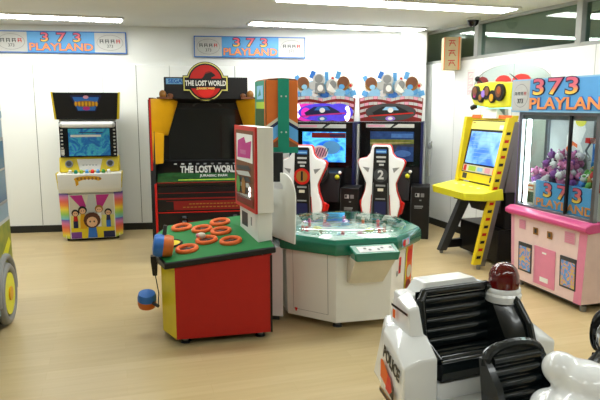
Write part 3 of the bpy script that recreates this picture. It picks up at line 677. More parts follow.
    for s in (-1, 1): cut('character_cutout', [('e', s*.225 - (.02 if s < 0 else -.02), 1.815, .075, .085, 0, 'amber'), ('e', s*.225 - (.02 if s < 0 else -.02), 1.83, .062, .062, 1, 'brown'), ('e', s*.225, 1.775, .035, .03, 2, 'sky' if s > 0 else 'light_blue'), ('e', s*.20, 1.70, .07, .05, 1, 'light_blue')], .085)
    cut('figure_cutout', [('e', -.05, 1.86, .075, .075, 0, 'pale_grey'), ('e', -.05, 1.87, .05, .05, 1, 'grey'), ('p', [(-.09, 1.82), (.0, 1.82), (.03, 1.70), (-.10, 1.70)], 1, 'grey'), ('e', -.03, 1.76, .035, .04, 2, 'white')], .08)
    cut('figure_cutout', [('e', .10, 1.78, .06, .09, 0, 'pale_grey'), ('e', .12, 1.80, .04, .05, 1, 'grey'), ('p', [(.05, 1.74), (.13, 1.70), (.16, 1.72), (.08, 1.82)], 2, 'white')], .075)
    def card(x, z, a, c, mm='sky', w=.028, h=.045):
        q = [(x + u*w*math.cos(a) - v*h*math.sin(a), z + u*w*math.sin(a) + v*h*math.cos(a)) for u, v in ((-1, -1), (1, -1), (1, 1), (-1, 1))]
        cut('card_cutout', [('p', q, 0, mm)] + ([('e', x, z, .015, .018, 1, 'bright_red')] if mm == 'cream' else []), .09)
    card(-.31, 1.87, .5, 0); card(-.13, 1.92, -.4, 0, 'blue'); card(.04, 1.90, .0, 0, 'sky', .025, .05); card(.18, 1.91, -.3, 0); card(.115, 1.87, .1, 0, 'cream', .022, .03); card(-.29, 1.77, .4, 0, 'cream', .025, .03); card(.33, 1.79, -.8, 0, 'cream', .025, .035); card(.36, 1.70, .3, 0, 'sky', .035, .03); card(-.32, 1.70, -.3, 0, 'sky', .035, .03); card(.02, 1.685, -.3, 0, 'blue', .05, .035); card(-.03, 1.72, .4, 0, 'sky', .04, .02)
    # seat, seen from behind
    st = bpy.data.objects.new('seat', None); col.objects.link(st); st.parent = t; st.location = (0, -1.0, 0)
    half = [(.085, 1.145), (.10, 1.13), (.115, 1.06), (.15, 1.015), (.225, .995), (.245, .965), (.235, .92), (.19, .82), (.155, .74), (.165, .66), (.20, .56), (.205, .50), (.175, .36)]
    out = [(-x, z) for x, z in half[::-1]] + half
    m = MB(); m.prism(out, -.03, .03, 'white_gloss', 'y'); sh = m.build('shell', st, .018, segs=3)
    m = MB(); m.prism([(x*1.06, z + (.008 if z > 1.1 else 0)) for x, z in out], .03, .075, 'red', 'y')
    for s in (-1, 1): m.hull([(s*.17, .05, .58), (s*.235, .05, .54), (s*.13, .05, .36), (s*.21, .05, .40), (s*.17, .2, .55), (s*.25, .2, .5), (s*.15, .2, .36), (s*.22, .2, .38)], 'bright_red')
    m.build('red_edge', st, .01)
    m = MB(); m.prism([(-.10, .36), (.10, .36), (.085, .80), (.075, 1.115), (.06, 1.13), (-.06, 1.13), (-.075, 1.115), (-.085, .80)], -.040, -.03, 'black', 'y'); A = Art(m, (0, -.040, 0))
    A.rect(-.055, 1.06, .055, 1.10, 'blue'); A.rect(-.05, 1.07, .05, 1.085, 'light_blue'); A.rect(-.05, 1.01, .05, 1.03, 'pale_grey'); A.rect(-.045, .965, .045, .985, 'pale_grey'); A.rect(-.02, .93, .03, .95, 'pale_grey')
    if num == '1': A.ell(0, .83, .085, .085, 'red'); A.ell(0, .83, .06, .06, 'amber')
    else: A.ell(0, .83, .075, .075, 'dark_grey')
    A.rect(-.05, .71, .05, .73, 'grey'); A.rect(-.03, .66, .03, .69, 'cream'); A.rect(-.05, .57, .05, .585, 'grey'); A.poly([(-.098, .36), (-.085, .36), (-.072, .75), (-.08, .75)], 'steel'); A.poly([(.098, .36), (.085, .36), (.072, .75), (.08, .75)], 'steel'); A.rect(-.06, .37, .06, .55, 'navy')
    nb = m.build('back_panel', st, smooth=False)
    text(num, nb, (0, -.05, .83), .13, 'black' if num == '1' else 'pale_grey', 'number', bold=.004)
    for s in (-1, 1):
        m = MB(); A = Art(m, (0, -.0325, 0)); A.poly([(s*.12, .905), (s*.195, .915), (s*.135, .855)][::s], 'grey'); m.build('side_vent', st, smooth=False)
        m = MB(); A = Art(m, (0, -.0325, 0)); A.poly([(s*.105, .36), (s*.115, .36), (s*.098, .62), (s*.092, .62)][::s], 'red'); m.build('red_piping', st, smooth=False)
    m = MB(); m.box(-.2, .2, .05, .5, .30, .42, 'black_vinyl'); m.box(-.17, .17, -.04, .42, .09, .36, 'black'); m.build('cushion', st, .03)
    return t
race_cab((.255, 7.19, 0), '1', True, 'racing cabinet with number 1 seat and violet lit crown sign')
race_cab((1.085, 7.30, 0), '2', False, 'racing cabinet with number 2 seat and unlit crown sign')

# ------------------------------------------------------------------ yellow music machine on the right wall
t = thing('yellow_video_machine', 'yellow arcade machine with tilted blue screen and hazard striped side rail', 'arcade machine', (1.483, 6.283, 0), -73)
m = MB(); m.box(.03, .70, .24, .66, .04, .36, 'black'); m.box(.42, .68, .32, .62, .36, .72, 'black'); m.hull([(.05, .30, .72), (.68, .30, .72), (.05, .50, .72), (.68, .5, .72), (.05, .42, 1.40), (.68, .42, 1.40), (.05, .5, 1.40), (.68, .5, 1.4)], 'steel')
m.build('body', t, .006)
m = MB(); m.hull([(.0, -.02, .03), (.07, -.02, .03), (.0, .06, .03), (.07, .06, .03), (.02, .24, .66), (.09, .24, .66), (.02, .36, .66), (.09, .36, .66)], 'dark_grey'); m.hull([(.02, .02, .06), (.07, .02, .06), (.02, .5, .06), (.07, .5, .06), (.02, .5, .16), (.07, .5, .16), (.02, .04, .14), (.07, .04, .14)], 'black')
m.cyl((.035, .02, 0), (.035, .02, .04), .02, 'steel'); m.build('front_leg', t, .004)
for x0, x1 in ((.70, .745), (-.005, .04)):
    if x0 < 0:
        m = MB(); m.hull([(x0, y, z) for y, z in ((.16, .70), (.24, .70), (.26, 1.44), (.335, 1.44))] + [(x1, y, z) for y, z in ((.16, .70), (.24, .70), (.26, 1.44), (.335, 1.44))], 'yellow'); m.build('side_rail', t); continue
    m = MB(); m.hull([(x0, -.05, .05), (x1, -.05, .05), (x0, .03, .05), (x1, .03, .05), (x0, .26, 1.44), (x1, .26, 1.44), (x0, .335, 1.44), (x1, .335, 1.44)], 'yellow')
    m.hull([(x0 + .003, .025, .03), (x1 - .003, .025, .03), (x0 + .003, .08, .03), (x1 - .003, .08, .03), (x0 + .003, .33, 1.40), (x1 - .003, .33, 1.40), (x0 + .003, .385, 1.40), (x1 - .003, .385, 1.40)], 'steel')
    v = Vector((0, .31, 1.39)).normalized(); A = Art(m, (x1, -.05, .05), (0, 1, 0), v)
    if x1 > .5:
        for k in range(17):
            A.rect(.014, .06 + k*.075, .06, .088 + k*.075, 'red' if k % 2 else 'black'); A.k -= 1
    m.cyl(((x0 + x1)/2, .02, 0), ((x0 + x1)/2, .02, .06), .018, 'steel')
    m.build('side_rail', t, smooth=False)
tb, tt = Vector((0, .20, .79)), Vector((0, .34, 1.46)); up = (tt - tb).normalized(); L = (tt - tb).length
m = MB(); m.hull([(x, q.y + d, q.z) for x in (.03, .705) for q in (tb, tt) for d in (0, .06)], 'yellow')
A = Art(m, (0, tb.y, tb.z), (1, 0, 0), up)
A.rect(.08, .02, .16, .075, 'dark_grey'); A.rect(.56, .02, .65, .075, 'dark_grey'); A.rect(.05, .085, .69, L - .055, 'black'); A.rect(.065, .095, .675, .165, 'cream')
A.rect(.08, .10, .13, .16, 'red'); A.rect(.17, .105, .30, .155, 'lime'); A.rect(.33, .11, .42, .15, 'light_blue'); A.rect(.46, .105, .55, .155, 'rose'); A.rect(.59, .10, .65, .16, 'orange')
A.rect(.065, L - .15, .675, L - .065, 'pale_yellow'); A.rect(.09, L - .09, .13, L - .08, 'amber'); A.rect(.55, L - .14, .62, L - .10, 'white')
A.rect(.04, L - .035, .20, L - .002, 'orange'); A.rect(.50, L - .035, .70, L - .002, 'orange')
fp = m.build('screen_frame', t, .004)
m = MB(); A = Art(m, tb + Vector((0, -.012, 0)), (1, 0, 0), up); A.rect(.095, .185, .645, L - .17, 'screen_list')
for k in range(8): A.rect(.13, .215 + k*.04, .45 + .13*((k*7) % 3)/2, .219 + k*.04, 'light_blue'); A.k -= 1
m.build('screen', fp, smooth=False)
m = MB(); pl = [(-.05, -.02), (.03, -.12), (.66, -.13), (.775, .0), (.775, .22), (-.05, .22)]
m.hull([(x, y, .735 if y < .1 else .775) for x, y in pl] + [(x, y + .015, .665) for x, y in pl], 'lemon')
A = Art(m, (0, -.02, .742), (1, 0, 0), Vector((0, .24, .035)).normalized()); A.rect(.05, .03, .68, .15, 'pale_yellow')
for i in range(9): A.ell(.1 + .065*i, .06 + .05*(i % 2), .024, .02, ('white', 'pale_grey', 'cream', 'light_blue')[i % 4], 12); A.k -= 1
m.build('control_panel', t, .012)
m = MB(); m.hull([(.12, .05, .67), (.25, .05, .67), (.12, .25, .67), (.25, .25, .67), (.14, .08, .60), (.23, .08, .6), (.14, .25, .58), (.23, .25, .58)], 'black'); m.build('leg_bracket', t, .006)
m = MB(); m.hull([(.50, .0, .67), (.72, .0, .67), (.50, .25, .67), (.72, .25, .67), (.54, .03, .57), (.70, .03, .57), (.54, .25, .53), (.70, .25, .53)], 'black'); m.build('coin_box', t, .006)
# header: bulging yellow sign with bubble letters, lit tube below it
m = MB(); N = 16
m.hull([(.70, .30, 1.57), (.70, .30, 1.80), (.70, .42, 1.57), (.70, .42, 1.80), (.40, .27, 1.56), (.40, .27, 1.815), (.1, .30, 1.59), (.1, .30, 1.80), (.1, .42, 1.59), (.1, .42, 1.80), (.0, .34, 1.63), (.0, .34, 1.77), (.0, .40, 1.63), (.0, .40, 1.77), (.4, .42, 1.56), (.4, .42, 1.815)], 'lemon')
m.ball((.0, .37, 1.70), (.05, .035, .07), 'lime')
hs = m.build('header_sign', t, .02, segs=3, loc=(0, 0, -.03))
m = MB()
def bub(x, z, r, y=.262):
    m.prism([(x + r*math.cos(2*math.pi*i/16), z + r*1.15*math.sin(2*math.pi*i/16)) for i in range(16)], y, y + .03, 'black', 'y')
def inn(x, z, r, mm, y=.256): m.prism([(x + r*math.cos(2*math.pi*i/14), z + r*1.2*math.sin(2*math.pi*i/14)) for i in range(14)], y, y + .03, mm, 'y')
for x, z, r in ((.16, 1.71, .062), (.26, 1.67, .05), (.35, 1.71, .058), (.45, 1.67, .054), (.56, 1.71, .072)): bub(x, z, r)
for x, z, r, mm in ((.16, 1.725, .038, 'brown'), (.16, 1.69, .022, 'magenta'), (.26, 1.665, .026, 'amber'), (.31, 1.70, .03, 'violet'), (.37, 1.72, .035, 'brown'), (.45, 1.66, .03, 'gold_yellow'), (.56, 1.715, .044, 'brown'), (.565, 1.73, .03, 'side_orange')): inn(x, z, r, mm)
m.build('bubble_letters', hs)
m = MB(); m.cyl((.12, .34, 1.545), (.70, .34, 1.545), .02, 'tube_cyan'); m.build('light_tube', t)
m = MB(); m.box(.25, .45, .42, .46, 1.40, 1.62, 'pale_grey'); m.cyl((.03, .32, 1.53), (.12, .33, 1.56), .025, 'black'); m.hull([(.25, .30, 1.43), (.48, .30, 1.43), (.27, .34, 1.54), (.45, .34, 1.54), (.25, .42, 1.43), (.48, .42, 1.43)], 'white'); m.build('header_bracket', t, .003)
# clear arched fan board above
m = MB(); fan = [(-.30 + .62*(1 - math.cos(math.pi*i/24)), 1.76 + .21*math.sin(math.pi*i/24)) for i in range(25)]
m.prism(fan, .55, .558, 'fan_clear', 'y'); fo = m.build('fan_board', t, smooth=False)
m = MB()
m.torus((.32, .552, 1.76), .62, .008, 'pale_grey', Matrix.Diagonal((1, 1, .34, 1)) @ Matrix.Rotation(R(90), 4, 'X'), a0=0, a1=math.pi, ms=6, seg=32)
m.build('fan_edge', fo)
for x, mm, wd in ((-.13, 'dark_red', .10), (.23, 'bright_red', .13), (.52, 'bright_red', .14)):
    m = MB(); m.hull([(x + wd*math.cos(math.pi*i/8), .535 + d, 1.79 + .07*math.sin(math.pi*i/8)) for i in range(9) for d in (0, .012)], mm); m.build('red_motif', fo)
m = MB(); m.hull([(.36, .53, 1.86), (.33, .53, 1.88), (.48, .53, 1.81), (.46, .53, 1.80), (.36, .54, 1.86), (.48, .54, 1.81)], 'dark_grey'); m.ball((-.22, .535, 1.84), .03, 'black', 10); m.hull([(-.24, .53, 1.84), (-.20, .53, 1.85), (-.1, .53, 1.79), (-.12, .53, 1.78), (-.24, .54, 1.84), (-.1, .54, 1.79)], 'black'); m.build('dark_motif', fo)

# ------------------------------------------------------------------ pink prize crane machine
CL = (1.85, 5.17, 0); CY = -73
t = thing('prize_crane_machine', 'pink and white crane prize machine with glass case and shop sign on top', 'arcade machine', CL, CY)
m = MB(); m.hull([(x, y, z) for x, y, z in ((.02, .02, .06), (.86, .02, .06), (.02, .72, .06), (.86, .72, .06), (.0, .0, .64), (.90, .0, .64), (0, .74, .64), (.9, .74, .64))], 'pale_pink')
m.box(.08, .8, .06, .66, .03, .07, 'dark_grey')
uf = Vector((0, -.02, .58)).normalized(); A = Art(m, (0, .02, .06), (1, 0, 0), uf)
A.poly([(.02, 0), (.06, 0), (.045, .575), (.0, .575)], 'rose'); A.poly([(.78, 0), (.86, 0), (.90, .575), (.82, .575)], 'pink')
A.rect(.115, .455, .20, .535, 'rose'); A.rect(.665, .45, .775, .54, 'rose')
for q in range(5): A.rect(.12, .465 + q*.014, .195, .470 + q*.014, 'pink'); A.rect(.675, .46 + q*.016, .765, .466 + q*.016, 'pink'); A.k -= 2
A.rect(.30, .44, .36, .50, 'amber'); A.rect(.47, .44, .53, .50, 'amber'); A.k += 1; A.rect(.32, .455, .345, .49, 'dark_grey'); A.rect(.488, .455, .515, .49, 'dark_grey')
m.build('cabinet', t, .005)
m = MB(); A = Art(m, (0, -.006 + .012, .06), (1, 0, 0), uf)
m.hull([(x, y, z) for x in (.32, .57) for y, z in ((.014, .09), (.002, .41), (.035, .09), (.035, .41))], 'pink'); A = Art(m, (0, .014, .09), (1, 0, 0), uf); A.rect(.335, .015, .555, .305, 'pink'); A.rect(.42, .27, .47, .285, 'white'); A.rect(.40, .035, .50, .075, 'white'); A.poly([(.32, 0), (.335, 0), (.335, .32), (.32, .32)], 'rose')
m.build('coin_door', t, .002)
for x0, x1 in ((.115, .285), (.625, .80)):
    m = MB(); m.hull([(x, y, z) for x in (x0, x1) for y, z in ((.012, .15), (.002, .40), (.04, .15), (.04, .40))], 'dark_grey'); A = Art(m, (0, .012, .15), (1, 0, 0), uf); A.rect(x0 + .015, .015, x1 - .012, .235, 'poster_small')
    m.build('prize_window', t, .004)
for x, y in ((.08, .08), (.82, .08), (.08, .66), (.82, .66)):
    m = MB(); m.cyl((x, y, 0), (x, y, .04), .025, 'steel'); m.build('foot', t)
m = MB(); m.hull([(x, y, z) for x in (-.03, .93) for y, z in ((-.05, .64), (-.05, .675), (.0, .70), (.16, .70), (.16, .64), (-.01, .62))], 'ledge_pink')
A = Art(m, (0, .0, .70), (1, 0, 0), (0, 1, 0)); A.rect(.03, .0, .87, .13, 'pink')
for x in (.10, .18, .30, .38, .46, .54, .66, .74, .82): A.ell(x, .06, .022, .022, ('dark_red', 'purple', 'white')[int(x*100) % 3], 12); A.k -= 1
m.box(-.028, .928, .14, .76, .64, .70, 'ledge_pink')
m.build('button_ledge', t, .01)
# case
m = MB()
for x, y in ((.0, .03), (.87, .03), (.0, .30), (.87, .30)): m.box(x, x + .035, y, y + .035, .69, 1.5, 'steel')
m.box(0, .905, .03, .34, 1.475, 1.51, 'steel'); m.box(.03, .875, .048, .058, 1.44, 1.48, 'steel'); m.box(0, .905, .03, .07, .69, .72, 'steel'); m.box(-.004, .0, .03, .08, .69, 1.5, 'violet')  # includes a low front strip added to hide the overhead fill tube
m.build('case_frame', t, .003)
m = MB(); m.box(0, .905, .345, .745, .69, 1.5, 'pale_pink'); m.build('rear_housing', t, .004)
m = MB(); m.box(.035, .87, .040, .045, .72, 1.475, 'glass'); m.build('front_glass', t)
m = MB(); m.box(.885, .89, .065, .30, .70, 1.475, 'glass'); m.build('side_glass', t)
m = MB(); m.box(.012, .017, .065, .30, .70, 1.475, 'glass'); m.build('side_glass', t)
m = MB(); m.box(.595, .615, .030, .052, .71, 1.48, 'black'); m.build('door_divider', t)
m = MB(); m.box(.035, .87, .325, .342, .70, 1.48, 'mirror_grey'); A = Art(m, (.24, .325, 0))
A.poly([(.02, 1.0), (.18, 1.0), (.21, 1.15), (.16, 1.25), (.21, 1.36), (.18, 1.45), (.08, 1.46), (.0, 1.3)], 'white'); A.ell(.15, 1.43, .06, .045, 'lemon'); A.ell(.06, 1.13, .09, .1, 'pale_grey'); A.poly([(.0, 1.2), (.06, 1.27), (.13, 1.24), (.13, 1.21), (.08, 1.23), (.02, 1.17)], 'orange')
A.rect(.30, 1.0, .37, 1.47, 'blue'); A.ell(.33, 1.4, .025, .04, 'sky'); A.ell(.34, 1.25, .025, .05, 'light_blue'); A.rect(.39, .95, .63, 1.46, 'pale_grey'); A.ell(.45, 1.35, .04, .06, 'blue'); A.ell(.52, 1.38, .03, .05, 'sky'); A.ell(.5, 1.2, .05, .05, 'blue'); A.ell(.44, 1.15, .03, .03, 'dark_red'); A.ell(.57, 1.28, .03, .06, 'navy'); A.rect(.55, 1.2, .556, 1.44, 'white')
m.build('back_panel', t, smooth=False)
m = MB(); m.cyl((.065, .085, .73), (.065, .085, 1.46), .018, 'tube', seg=12); m.build('fluorescent_or_fill_tube', t)
m = MB(); m.cyl((.09, .12, 1.462), (.85, .12, 1.462), .008, 'tube', seg=12); m.build('fluorescent_or_fill_tube', t)  # overhead tube added only to brighten the case interior
m = MB(); m.box(.04, .865, .095, .32, .70, .90, 'pale_grey'); m.build('prize_deck', t)
m = MB(); m.box(.64, .76, .15, .21, 1.27, 1.31, 'red'); m.box(.69, .76, .15, .21, 1.272, 1.308, 'white'); m.cyl((.70, .18, 1.31), (.70, .18, 1.475), .012, 'steel', seg=10)
for k in range(2):
    q = -1 if k else 1; m.tube([(.70 + q*.04, .18, 1.27), (.70 + q*.08, .18, 1.21), (.70 + q*.03, .18, 1.14)], .008, 'steel')
m.build('claw', t)
m = MB(); m.box(.21, .86, .070, .075, .72, .94, 'sky'); ib = m.build('inner_sign', t, smooth=False)
for i, ch in enumerate('373'):
    text(ch, ib, (.36 + i*.165, .068, .865), .155, 'navy', 'numeral_outline', bold=.008, sx=1.5); text(ch, ib, (.36 + i*.165, .064, .865), .155, 'pink_gold', 'numeral', bold=.003, sx=1.5)
text('PLAYLAND', ib, (.545, .066, .76), .09, 'letter_orange', 'word', bold=.002, sx=1.45)
m = MB(); m.box(.095, .19, .075, .08, .73, .90, 'cream'); A = Art(m, (0, .075, 0)); A.rect(.10, .74, .18, .83, 'jungle'); A.rect(.10, .845, .18, .89, 'side_orange'); A.rect(.11, .855, .17, .875, 'white'); m.build('price_card', t, smooth=False)
# roof sign
sg = bpy.data.objects.new('roof_sign', None); col.objects.link(sg); sg.parent = t
o, a, b, c, wd, h = banner_content(sg, -.08, 1.06, 1.50, 1.77, .0, 'light_blue', .235, False)
m = MB(); m.box(-.08, 1.06, .02, .2, 1.50, 1.765, 'pale_grey'); m.build('sign_box', sg, .003)
digits(o, .455, .60, h, 1.695, -.001, .175, 1.85, .31)
text('PLAYLAND', o, (.625, -.004, 1.565), .125, 'blue', 'word_outline', bold=.007, sx=1.50)
text('PLAYLAND', o, (.625, -.010, 1.565), .125, 'letter_orange', 'word', bold=.003, sx=1.50)
# plush prizes
def plush_mesh(c1, c2, c3):
    m = MB(); m.ball((0, 0, .0), (.042, .035, .04), c1, 12); m.ball((0, -.008, .055), (.038, .034, .034), c2, 12)
    for s in (-1, 1):
        m.ball((s*.028, 0, .088), (.013, .009, .016), c2, 8); m.ball((s*.045, -.012, .005), (.014, .014, .026), c1, 8); m.ball((s*.022, -.03, -.028), (.017, .02, .014), c3, 8); m.ball((s*.013, -.040, .06), .005, 'black', 6)
    m.ball((0, -.038, .048), (.012, .01, .009), c3, 8)
    return m
def at(x, y, z):
    a = R(CY); return (CL[0] + x*math.cos(a) - y*math.sin(a), CL[1] + x*math.sin(a) + y*math.cos(a), z)
def pile(kinds, x0, x1, nx, layers, label, group):
    protos = []
    for k in kinds:
        o = plush_mesh(*k).build('plush_toy'); protos.append(o)
    used = 0
    for L in range(layers):
        for r in range(2):
            for i in range(nx - L):
                src = protos[used % len(protos)]
                o = src if used < len(protos) else src.copy()
                if used >= len(protos): col.objects.link(o)
                x = x0 + (x1 - x0)*(i + .5 + .5*L)/nx + random.uniform(-.008, .008)
                o.location = at(x, .145 + r*.085 + .03*L, .945 + L*.075 + random.uniform(-.003, .004))
                o.rotation_euler = (random.uniform(-.4, .4), random.uniform(-.5, .5), R(CY) + random.uniform(-.7, .7))
                tag(o, label, 'toy', group); used += 1
pile([('plush_purple', 'plush_pink', 'plush_white'), ('plush_white', 'plush_pink', 'plush_purple'), ('plush_dark', 'plush_purple', 'plush_white'), ('plush_pink', 'plush_white', 'plush_pink')], .09, .58, 5, 3, 'pink and purple plush toy in the heap behind the left glass of the crane machine', 'pink and purple plush prizes')
pile([('plush_blue', 'plush_white', 'plush_blue'), ('plush_green', 'plush_tan', 'plush_green'), ('plush_red', 'plush_tan', 'plush_white'), ('plush_tan', 'plush_white', 'plush_dark'), ('plush_dark', 'plush_blue', 'plush_white')], .61, .86, 3, 3, 'multicoloured plush toy in the heap behind the right glass of the crane machine', 'multicoloured plush prizes')

# ------------------------------------------------------------------ white police ride
t = thing('police_ride', 'white police themed coin ride with black ribbed seats and a red beacon', 'kiddie ride', (.728, 3.165, 0), 22)
m = MB()
def H(pts, mm='white_gloss'): m.hull(pts, mm)
# lower tub, both sides flaring forward
for s in (-1, 1):
    q = .27 if s < 0 else .335
    H([(s*.26, -.44, .12), (s*.45, -.44, .12), (s*.45, -.44, .36), (s*.37, -.44, .385), (s*q, -.44, .385), (s*.26, -.12, .12), (s*.39, -.12, .12), (s*.395, -.15, .44), (s*.36, -.12, .465), (s*q, -.12, .47), (s*.37, -.3, .455), (s*q, -.35, .465), (s*.42, -.3, .41)])
    if s < 0: H([(s*.275, -.36, .38), (s*.345, -.32, .42), (s*.345, -.30, .585), (s*.295, -.31, .60), (s*.235, -.10, .40), (s*.33, -.12, .42), (s*.315, -.14, .60), (s*.235, -.10, .612), (s*.25, -.20, .608)])
    else: H([(.325, -.36, .40), (.365, -.33, .42), (.365, -.29, .53), (.33, -.29, .535), (.235, -.10, .40), (.35, -.12, .42), (.345, -.14, .55), (.235, -.10, .58), (.25, -.18, .575)])
H([(-.39, -.16, .12), (.39, -.16, .12), (-.36, .0, .14), (.36, .0, .14), (-.37, -.13, .45), (.37, -.13, .45), (-.30, .0, .45), (.30, .0, .45)])
H([(-.31, -.18, .42), (.31, -.18, .42), (-.29, -.03, .42), (.29, -.03, .42), (-.30, -.17, .605), (.30, -.17, .605), (-.27, -.04, .60), (.27, -.04, .60)])
H([(-.205, -.19, .59), (.205, -.19, .59), (-.175, -.175, .665), (.135, -.175, .665), (-.165, -.05, .66), (.13, -.05, .66), (-.2, -.03, .59), (.2, -.03, .59)])
H([(-.25, -.44, .12), (.25, -.44, .12), (-.25, -.12, .12), (.25, -.12, .12), (-.25, -.12, .24), (.25, -.12, .24), (-.25, -.42, .24), (.25, -.42, .24)])
# chassis and nose under the front seat
H([(-.28, -1.15, .10), (.28, -1.15, .10), (-.30, -.44, .10), (.30, -.44, .10), (-.28, -1.15, .17), (.28, -1.15, .17), (-.30, -.44, .17), (.30, -.44, .17)], 'pale_grey')
H([(-.30, -1.05, .0), (.30, -1.05, .0), (-.32, -.1, .0), (.32, -.1, .0), (-.30, -1.05, .11), (.30, -1.05, .11), (-.32, -.1, .12), (.32, -.1, .12)], 'dark_grey')
body = m.build('body', t, .022, segs=3)
m = MB()
for c, r in (((.055, -.86, .455), (.075, .085, .075)), ((.10, -.96, .43), (.10, .14, .09)), ((.16, -1.06, .38), (.12, .16, .10)), ((.08, -1.0, .28), (.19, .20, .14)), ((.02, -.87, .30), (.10, .10, .07)), ((-.09, -.90, .27), (.09, .11, .05))):
    m.ball(c, r, 'white_gloss', 24)
m.hull([(-.18, -1.14, .15), (.26, -1.14, .15), (-.16, -.82, .15), (.16, -.82, .15), (-.12, -1.08, .26), (.2, -1.08, .28), (-.12, -.86, .25), (.12, -.86, .25)], 'white_gloss')
cw = m.build('cowl', t); rm = cw.modifiers.new('r', 'REMESH'); rm.mode = 'VOXEL'; rm.voxel_size = .012; rm.use_smooth_shade = True
sm = cw.modifiers.new('s', 'SMOOTH'); sm.factor = .5; sm.iterations = 8
# flank decoration
A = None; m = MB()
o = Vector((-.395, -.15, .0)); ux = Vector((-.055, -.29, 0)).normalized()
A = Art(m, (-.399, -.135, .10), ux, (0, 0, 1)); A.k = 2
A.rect(.005, .01, .30, .04, 'amber'); A.rect(.005, .018, .30, .03, 'dark_grey')
A.poly([(.02, .10), (.16, .07), (.16, .14), (.05, .20), (.02, .19)], 'orange'); A.poly([(.10, .07), (.20, .06), (.17, .15), (.13, .16)], 'bright_red'); A.poly([(.16, .065), (.22, .055), (.22, .14), (.2, .10)], 'black')
m.build('flank_stripe', body, smooth=False)
ang = math.degrees(math.atan2(ux.y, ux.x))
pt = text('POLICE', body, (-.4345, -.298, .327), .088, 'black', 'police_lettering', rot=(90, 11, ang), bold=.002, sx=.78)
m = MB(); m.prism([(-.36, .553), (-.36, .568)] + [(-.12, .568), (-.12, .553)], -.3475, -.3455, 'black', 'x')
sd = m; 
A = Art(m, (-.3445, -.13, .44), Vector((-.016, -.18, 0)).normalized(), (0, 0, 1)); 
m.bm.clear(); m.mats = []
A = Art(m, (-.338, -.13, .0), Vector((-.017, -.18, 0)).normalized(), (0, 0, 1)); A.k = 1
A.rect(.0, .555, .18, .568, 'black'); A.rect(.02, .50, .05, .545, 'orange')
m.build('shoulder_stripe', body, smooth=False)
# rear bench
m = MB(); m.hull([(-.235, -.43, .255), (.235, -.43, .255), (-.235, -.44, .30), (.235, -.44, .30), (-.235, -.42, .335), (.235, -.42, .335), (-.235, -.2, .30), (.235, -.2, .30), (-.235, -.2, .22), (.235, -.2, .22)], 'black_vinyl')
for k in range(4): m.cyl((-.225, -.40 + k*.06, .325 - k*.008), (.225, -.40 + k*.06, .325 - k*.008), .025, 'black_vinyl', seg=12)
for k in range(5):
    z = .36 + k*.052; y = -.208 + k*.008; m.cyl((-.21, y, z), (.19, y, z), .029, 'black_vinyl', seg=14)
m.hull([(-.235, -.20, .25), (.235, -.20, .25), (-.225, -.17, .62), (.225, -.17, .62), (-.235, -.15, .25), (.235, -.15, .25)], 'black_vinyl')
m.tube([(-.225, -.40, .34), (-.225, -.26, .40), (-.222, -.215, .585), (-.19, -.195, .622), (.19, -.195, .622), (.222, -.21, .60)], .022, 'black_vinyl', 10)
# padded far side wing, flaring outward
wing = [(.19, -.205, .615), (.27, -.27, .60), (.285, -.33, .555), (.30, -.40, .46), (.295, -.445, .35), (.25, -.44, .26)]
m.hull(wing + [(x + .03, y - .005, z - .01) for x, y, z in wing[1:]] + [(.19, -.21, .28), (.20, -.42, .28), (.23, -.18, .28), (.25, -.18, .59)], 'black_vinyl')
m.tube(wing[:5], .02, 'black_vinyl', 10)
m.build('rear_seat', t)
# front rider seat with curved ribbed back
m = MB()
cx, cy = .02, -.665; tl = .05
N = 14; prof = [(-.155, .19), (.155, .19), (.155, .40)] + [(.155*math.cos(math.pi*i/N), .405 + .075*math.sin(math.pi*i/N)**.8) for i in range(1, N)] + [(-.155, .40)]
lean = lambda z: (z - .19)/.29*tl
m.hull([(cx + x, cy + lean(z) + d, z) for x, z in prof for d in (0, .05)], 'black_vinyl')
m.tube([(cx + x, cy + lean(z) + .01, z) for x, z in prof[2:]], .022, 'black_vinyl', 8)
for k in range(4):
    z = .25 + k*.056; m.cyl((cx - .13, cy + lean(z) + .004, z), (cx + .13, cy + lean(z) + .004, z), .026, 'black_vinyl', seg=12)
for q in (-1, 1): m.hull([(cx + q*(.135 + e), cy + lean(z) + d, z) for e in (0, .035) for z, d in ((.19, -.10), (.19, .04), (.33, -.07), (.43, .0), (.43, .04))], 'black_vinyl')
m.hull([(cx + sx*.15, cy + dy, z) for sx in (-1, 1) for dy in (.04, -.15) for z in (.165, .24)], 'black_vinyl')
m.build('front_seat', t)
# beacon
m = MB(); m.lathe((.275, -.235, 0), [(.09, .54), (.095, .575), (.088, .587), (.09, .60), (.084, .612), (.05, .614)], 'white_gloss'); bb = m.build('beacon_base', t)
m = MB(); m.lathe((.275, -.235, .612), [(.078, 0), (.079, .03), (.076, .065), (.064, .098), (.042, .12), (.012, .13)], 'beacon_red'); m.build('beacon_dome', bb)
# handlebar with mirror on the far side
m = MB(); m.tube([(.12, -.97, .44), (.22, -.84, .44), (.40, -.76, .45)], .012, 'black'); m.hull([(.16, -.90, .425), (.34, -.76, .425), (.18, -.93, .425), (.37, -.79, .425), (.16, -.90, .445), (.34, -.76, .445), (.18, -.93, .445), (.37, -.79, .445)], 'chrome'); m.build('handlebar', t, .002)
m = MB(); m.ball((.40, -.74, .53), (.055, .03, .10), 'black_gloss', 20); m.ball((.40, -.758, .515), (.045, .022, .075), 'chrome', 20); m.cyl((.39, -.76, .44), (.40, -.74, .47), .012, 'chrome'); m.build('mirror', t)

